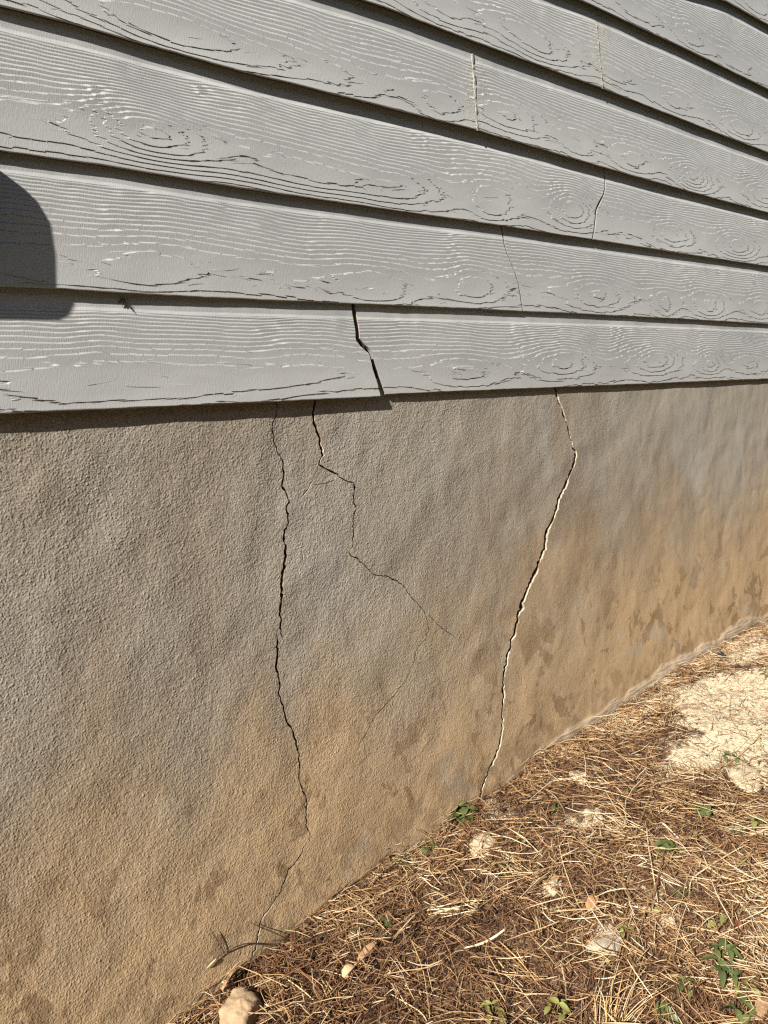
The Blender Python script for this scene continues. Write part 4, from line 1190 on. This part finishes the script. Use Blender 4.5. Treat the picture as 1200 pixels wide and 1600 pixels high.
# straws leaning on the wall
for (pts, r, m, lab) in [([(600, 1400, .004), (575, 1424, -.004), (545, 1450, -.012)], .0011, M_GOLD, 'golden stalk leaning on the wall above the twig'),
                    ([(392, 1528, 0.002), (420, 1505, -.001), (448, 1488, -.004)], .0026, M_BARK, 'flat brown stalk lying along the wall foot beneath the twig'),
                    ([(556, 1419, .001), (552, 1414, .003), (541, 1409, .006)], .0010, M_BRN, 'tiny dark twig tip sticking to the lower wall'),
                    ([(672, 1308, .002), (662, 1302, .004), (648, 1293, .006)], .0008, M_BRN, 'thin dark tip leaning on the wall left of the lush clover'),
                    ([(455, 1478, -.02), (452, 1495, -.022), (446, 1512, -.025)], .0013, M_PALE, 'pale needle hanging down from the twig'),
                    ([(347, 1534, .0), (362, 1540, -.004), (380, 1548, -.010)], .0018, M_PALE, 'short pale straw poking left above the tan stone'),
                    ([(620, 1352, .002), (612, 1372, -.006), (600, 1392, -.012)], .0010, M_PALE, 'pale needle leaning on the wall below the lowest wall weed'),
                    ([(380, 1560, -.02), (398, 1580, -.03), (412, 1602, -.04)], .0022, M_PALE, 'pale straw lying over the edge of the tan stone')]:
    P = [wp3(*p) for p in pts]; c = P[1].copy()
    V, F = tube_mesh(smooth_path([p - c for p in P], 4), r, 5)
    o = mesh_obj('wall_stalk', V, F, m, None, True); o.location = c
    tag(o, lab, 'stalk')

# ------------------------------------------------------------------ insect-like dark fluff under the lap, upper left
c = wp3(192, 470, .0055)
bug = empty('debris_clump', c)
tag(bug, 'tiny dark clump of debris stuck under the board edge at the left', 'debris')
R = random.Random(5)
V = []; F = []
for i in range(26):
    d = Vector((R.gauss(0, 1), R.gauss(0, .7), R.gauss(0, 1))).normalized() * R.uniform(.003, .0065)
    s = Vector((R.uniform(-.002, .002), 0, R.uniform(-.002, .002)))
    v1, f1 = tube_mesh([s, s + d * .5 + Vector((R.uniform(-.001, .001), 0, 0)), s + d + Vector((0, 0, -.002))], [.0009, .0007, .0003], 4)
    b = len(V); V += v1; F += [tuple(b + q for q in f) for f in f1]
mesh_obj('fibres', V, F, M_BUG, bug)

# ------------------------------------------------------------------ added rounded box left of the frame, shaped to cast the shadow in view
def shadow_caster():
    e = empty('siding_shadow_caster', (0.10, 0.0, 0.255)); tag(e, 'unseen rounded box added on the siding to cast the dark shadow', 'vent cover')
    P = 0.050
    out = [(-.10, 0), (.078, 0), (.090, .008), (.097, .024), (.095, .08), (.088, .128), (.070, .160), (.040, .178), (0.0, .184), (-.05, .178), (-.085, .15), (-.10, .10)]
    V = []; F = []; n = len(out)
    for (y, s) in ((0.012, 1.0), (-P + .006, 1.0), (-P, .97)):
        for x, z in out:
            V.append((x if s == 1 else x * s, y, z if s == 1 else z * s + .002))
    for l in range(2):
        for i in range(n):
            j = (i + 1) % n
            F.append((l * n + i, (l + 1) * n + i, (l + 1) * n + j, l * n + j))
    F.append(tuple(2 * n + i for i in range(n)))
    mesh_obj('caster_body', V, F, M_CASTER, e)
    v1, f1 = box(-.115, .110, -.004, .006, -.010, .20)
    mesh_obj('caster_base', v1, f1, M_CASTER, e)
shadow_caster()

# ------------------------------------------------------------------ upper wall, and an unseen overhang and foliage screen added to cut sky light
v_, f_ = box(-1.4, 5.2, 0.0, 0.20, 1.80, 2.75)
o = mesh_obj('upper_wall', v_, f_, M_SIDE, siding)
v_, f_ = box(-1.6, 5.4, -0.42, 0.30, 2.76, 2.79)
added_eave = mesh_obj('sky_block_eave', v_, f_, simple('sky_block_paint', (0.30, 0.29, 0.28), 0.7))
tag(added_eave, 'unseen grey overhang added above the siding wall to cut sky light', 'added_eave')
HX = np.linspace(-12, 42, 220); HZ = np.linspace(-1.4, 7.0, 44)
hx, hz = np.meshgrid(HX, HZ, indexing='ij')
top = np.clip((hz - 5.6) / 1.4, 0, 1)
hy = -7.5 + 0.5 * fbm(hx * 0.9, hz * 0.9, 201, 4) - 1.2 * top ** 2
hzz = hz + 0.35 * fbm(hx * 0.7, hz * 0.3, 205, 3) * np.clip(hz, 0, 1)
ii = np.arange(hx.size).reshape(hx.shape)
hv = np.stack([hx.ravel(), hy.ravel(), hzz.ravel()], -1)
hf = np.stack([ii[:-1, :-1], ii[1:, :-1], ii[1:, 1:], ii[:-1, 1:]], -1).reshape(-1, 4)
hb = hv.copy(); hb[:, 1] = -17.5 - hb[:, 1]
ridge = np.stack([ii[:-1, -1], ii[1:, -1], ii[1:, -1] + len(hv), ii[:-1, -1] + len(hv)], -1)
sky_block_hedge = fast_mesh('sky_block_hedge', np.vstack([hv, hb]), np.vstack([hf, hf[:, ::-1] + len(hv), ridge]), simple('sky_block_foliage', (0.045, 0.060, 0.022), 0.9, (14, 0.25), 0.5, 9, 0.1))
tag(sky_block_hedge, 'unseen dark foliage screen added behind the viewer to cut sky light', 'sky_block_hedge', kind='stuff')
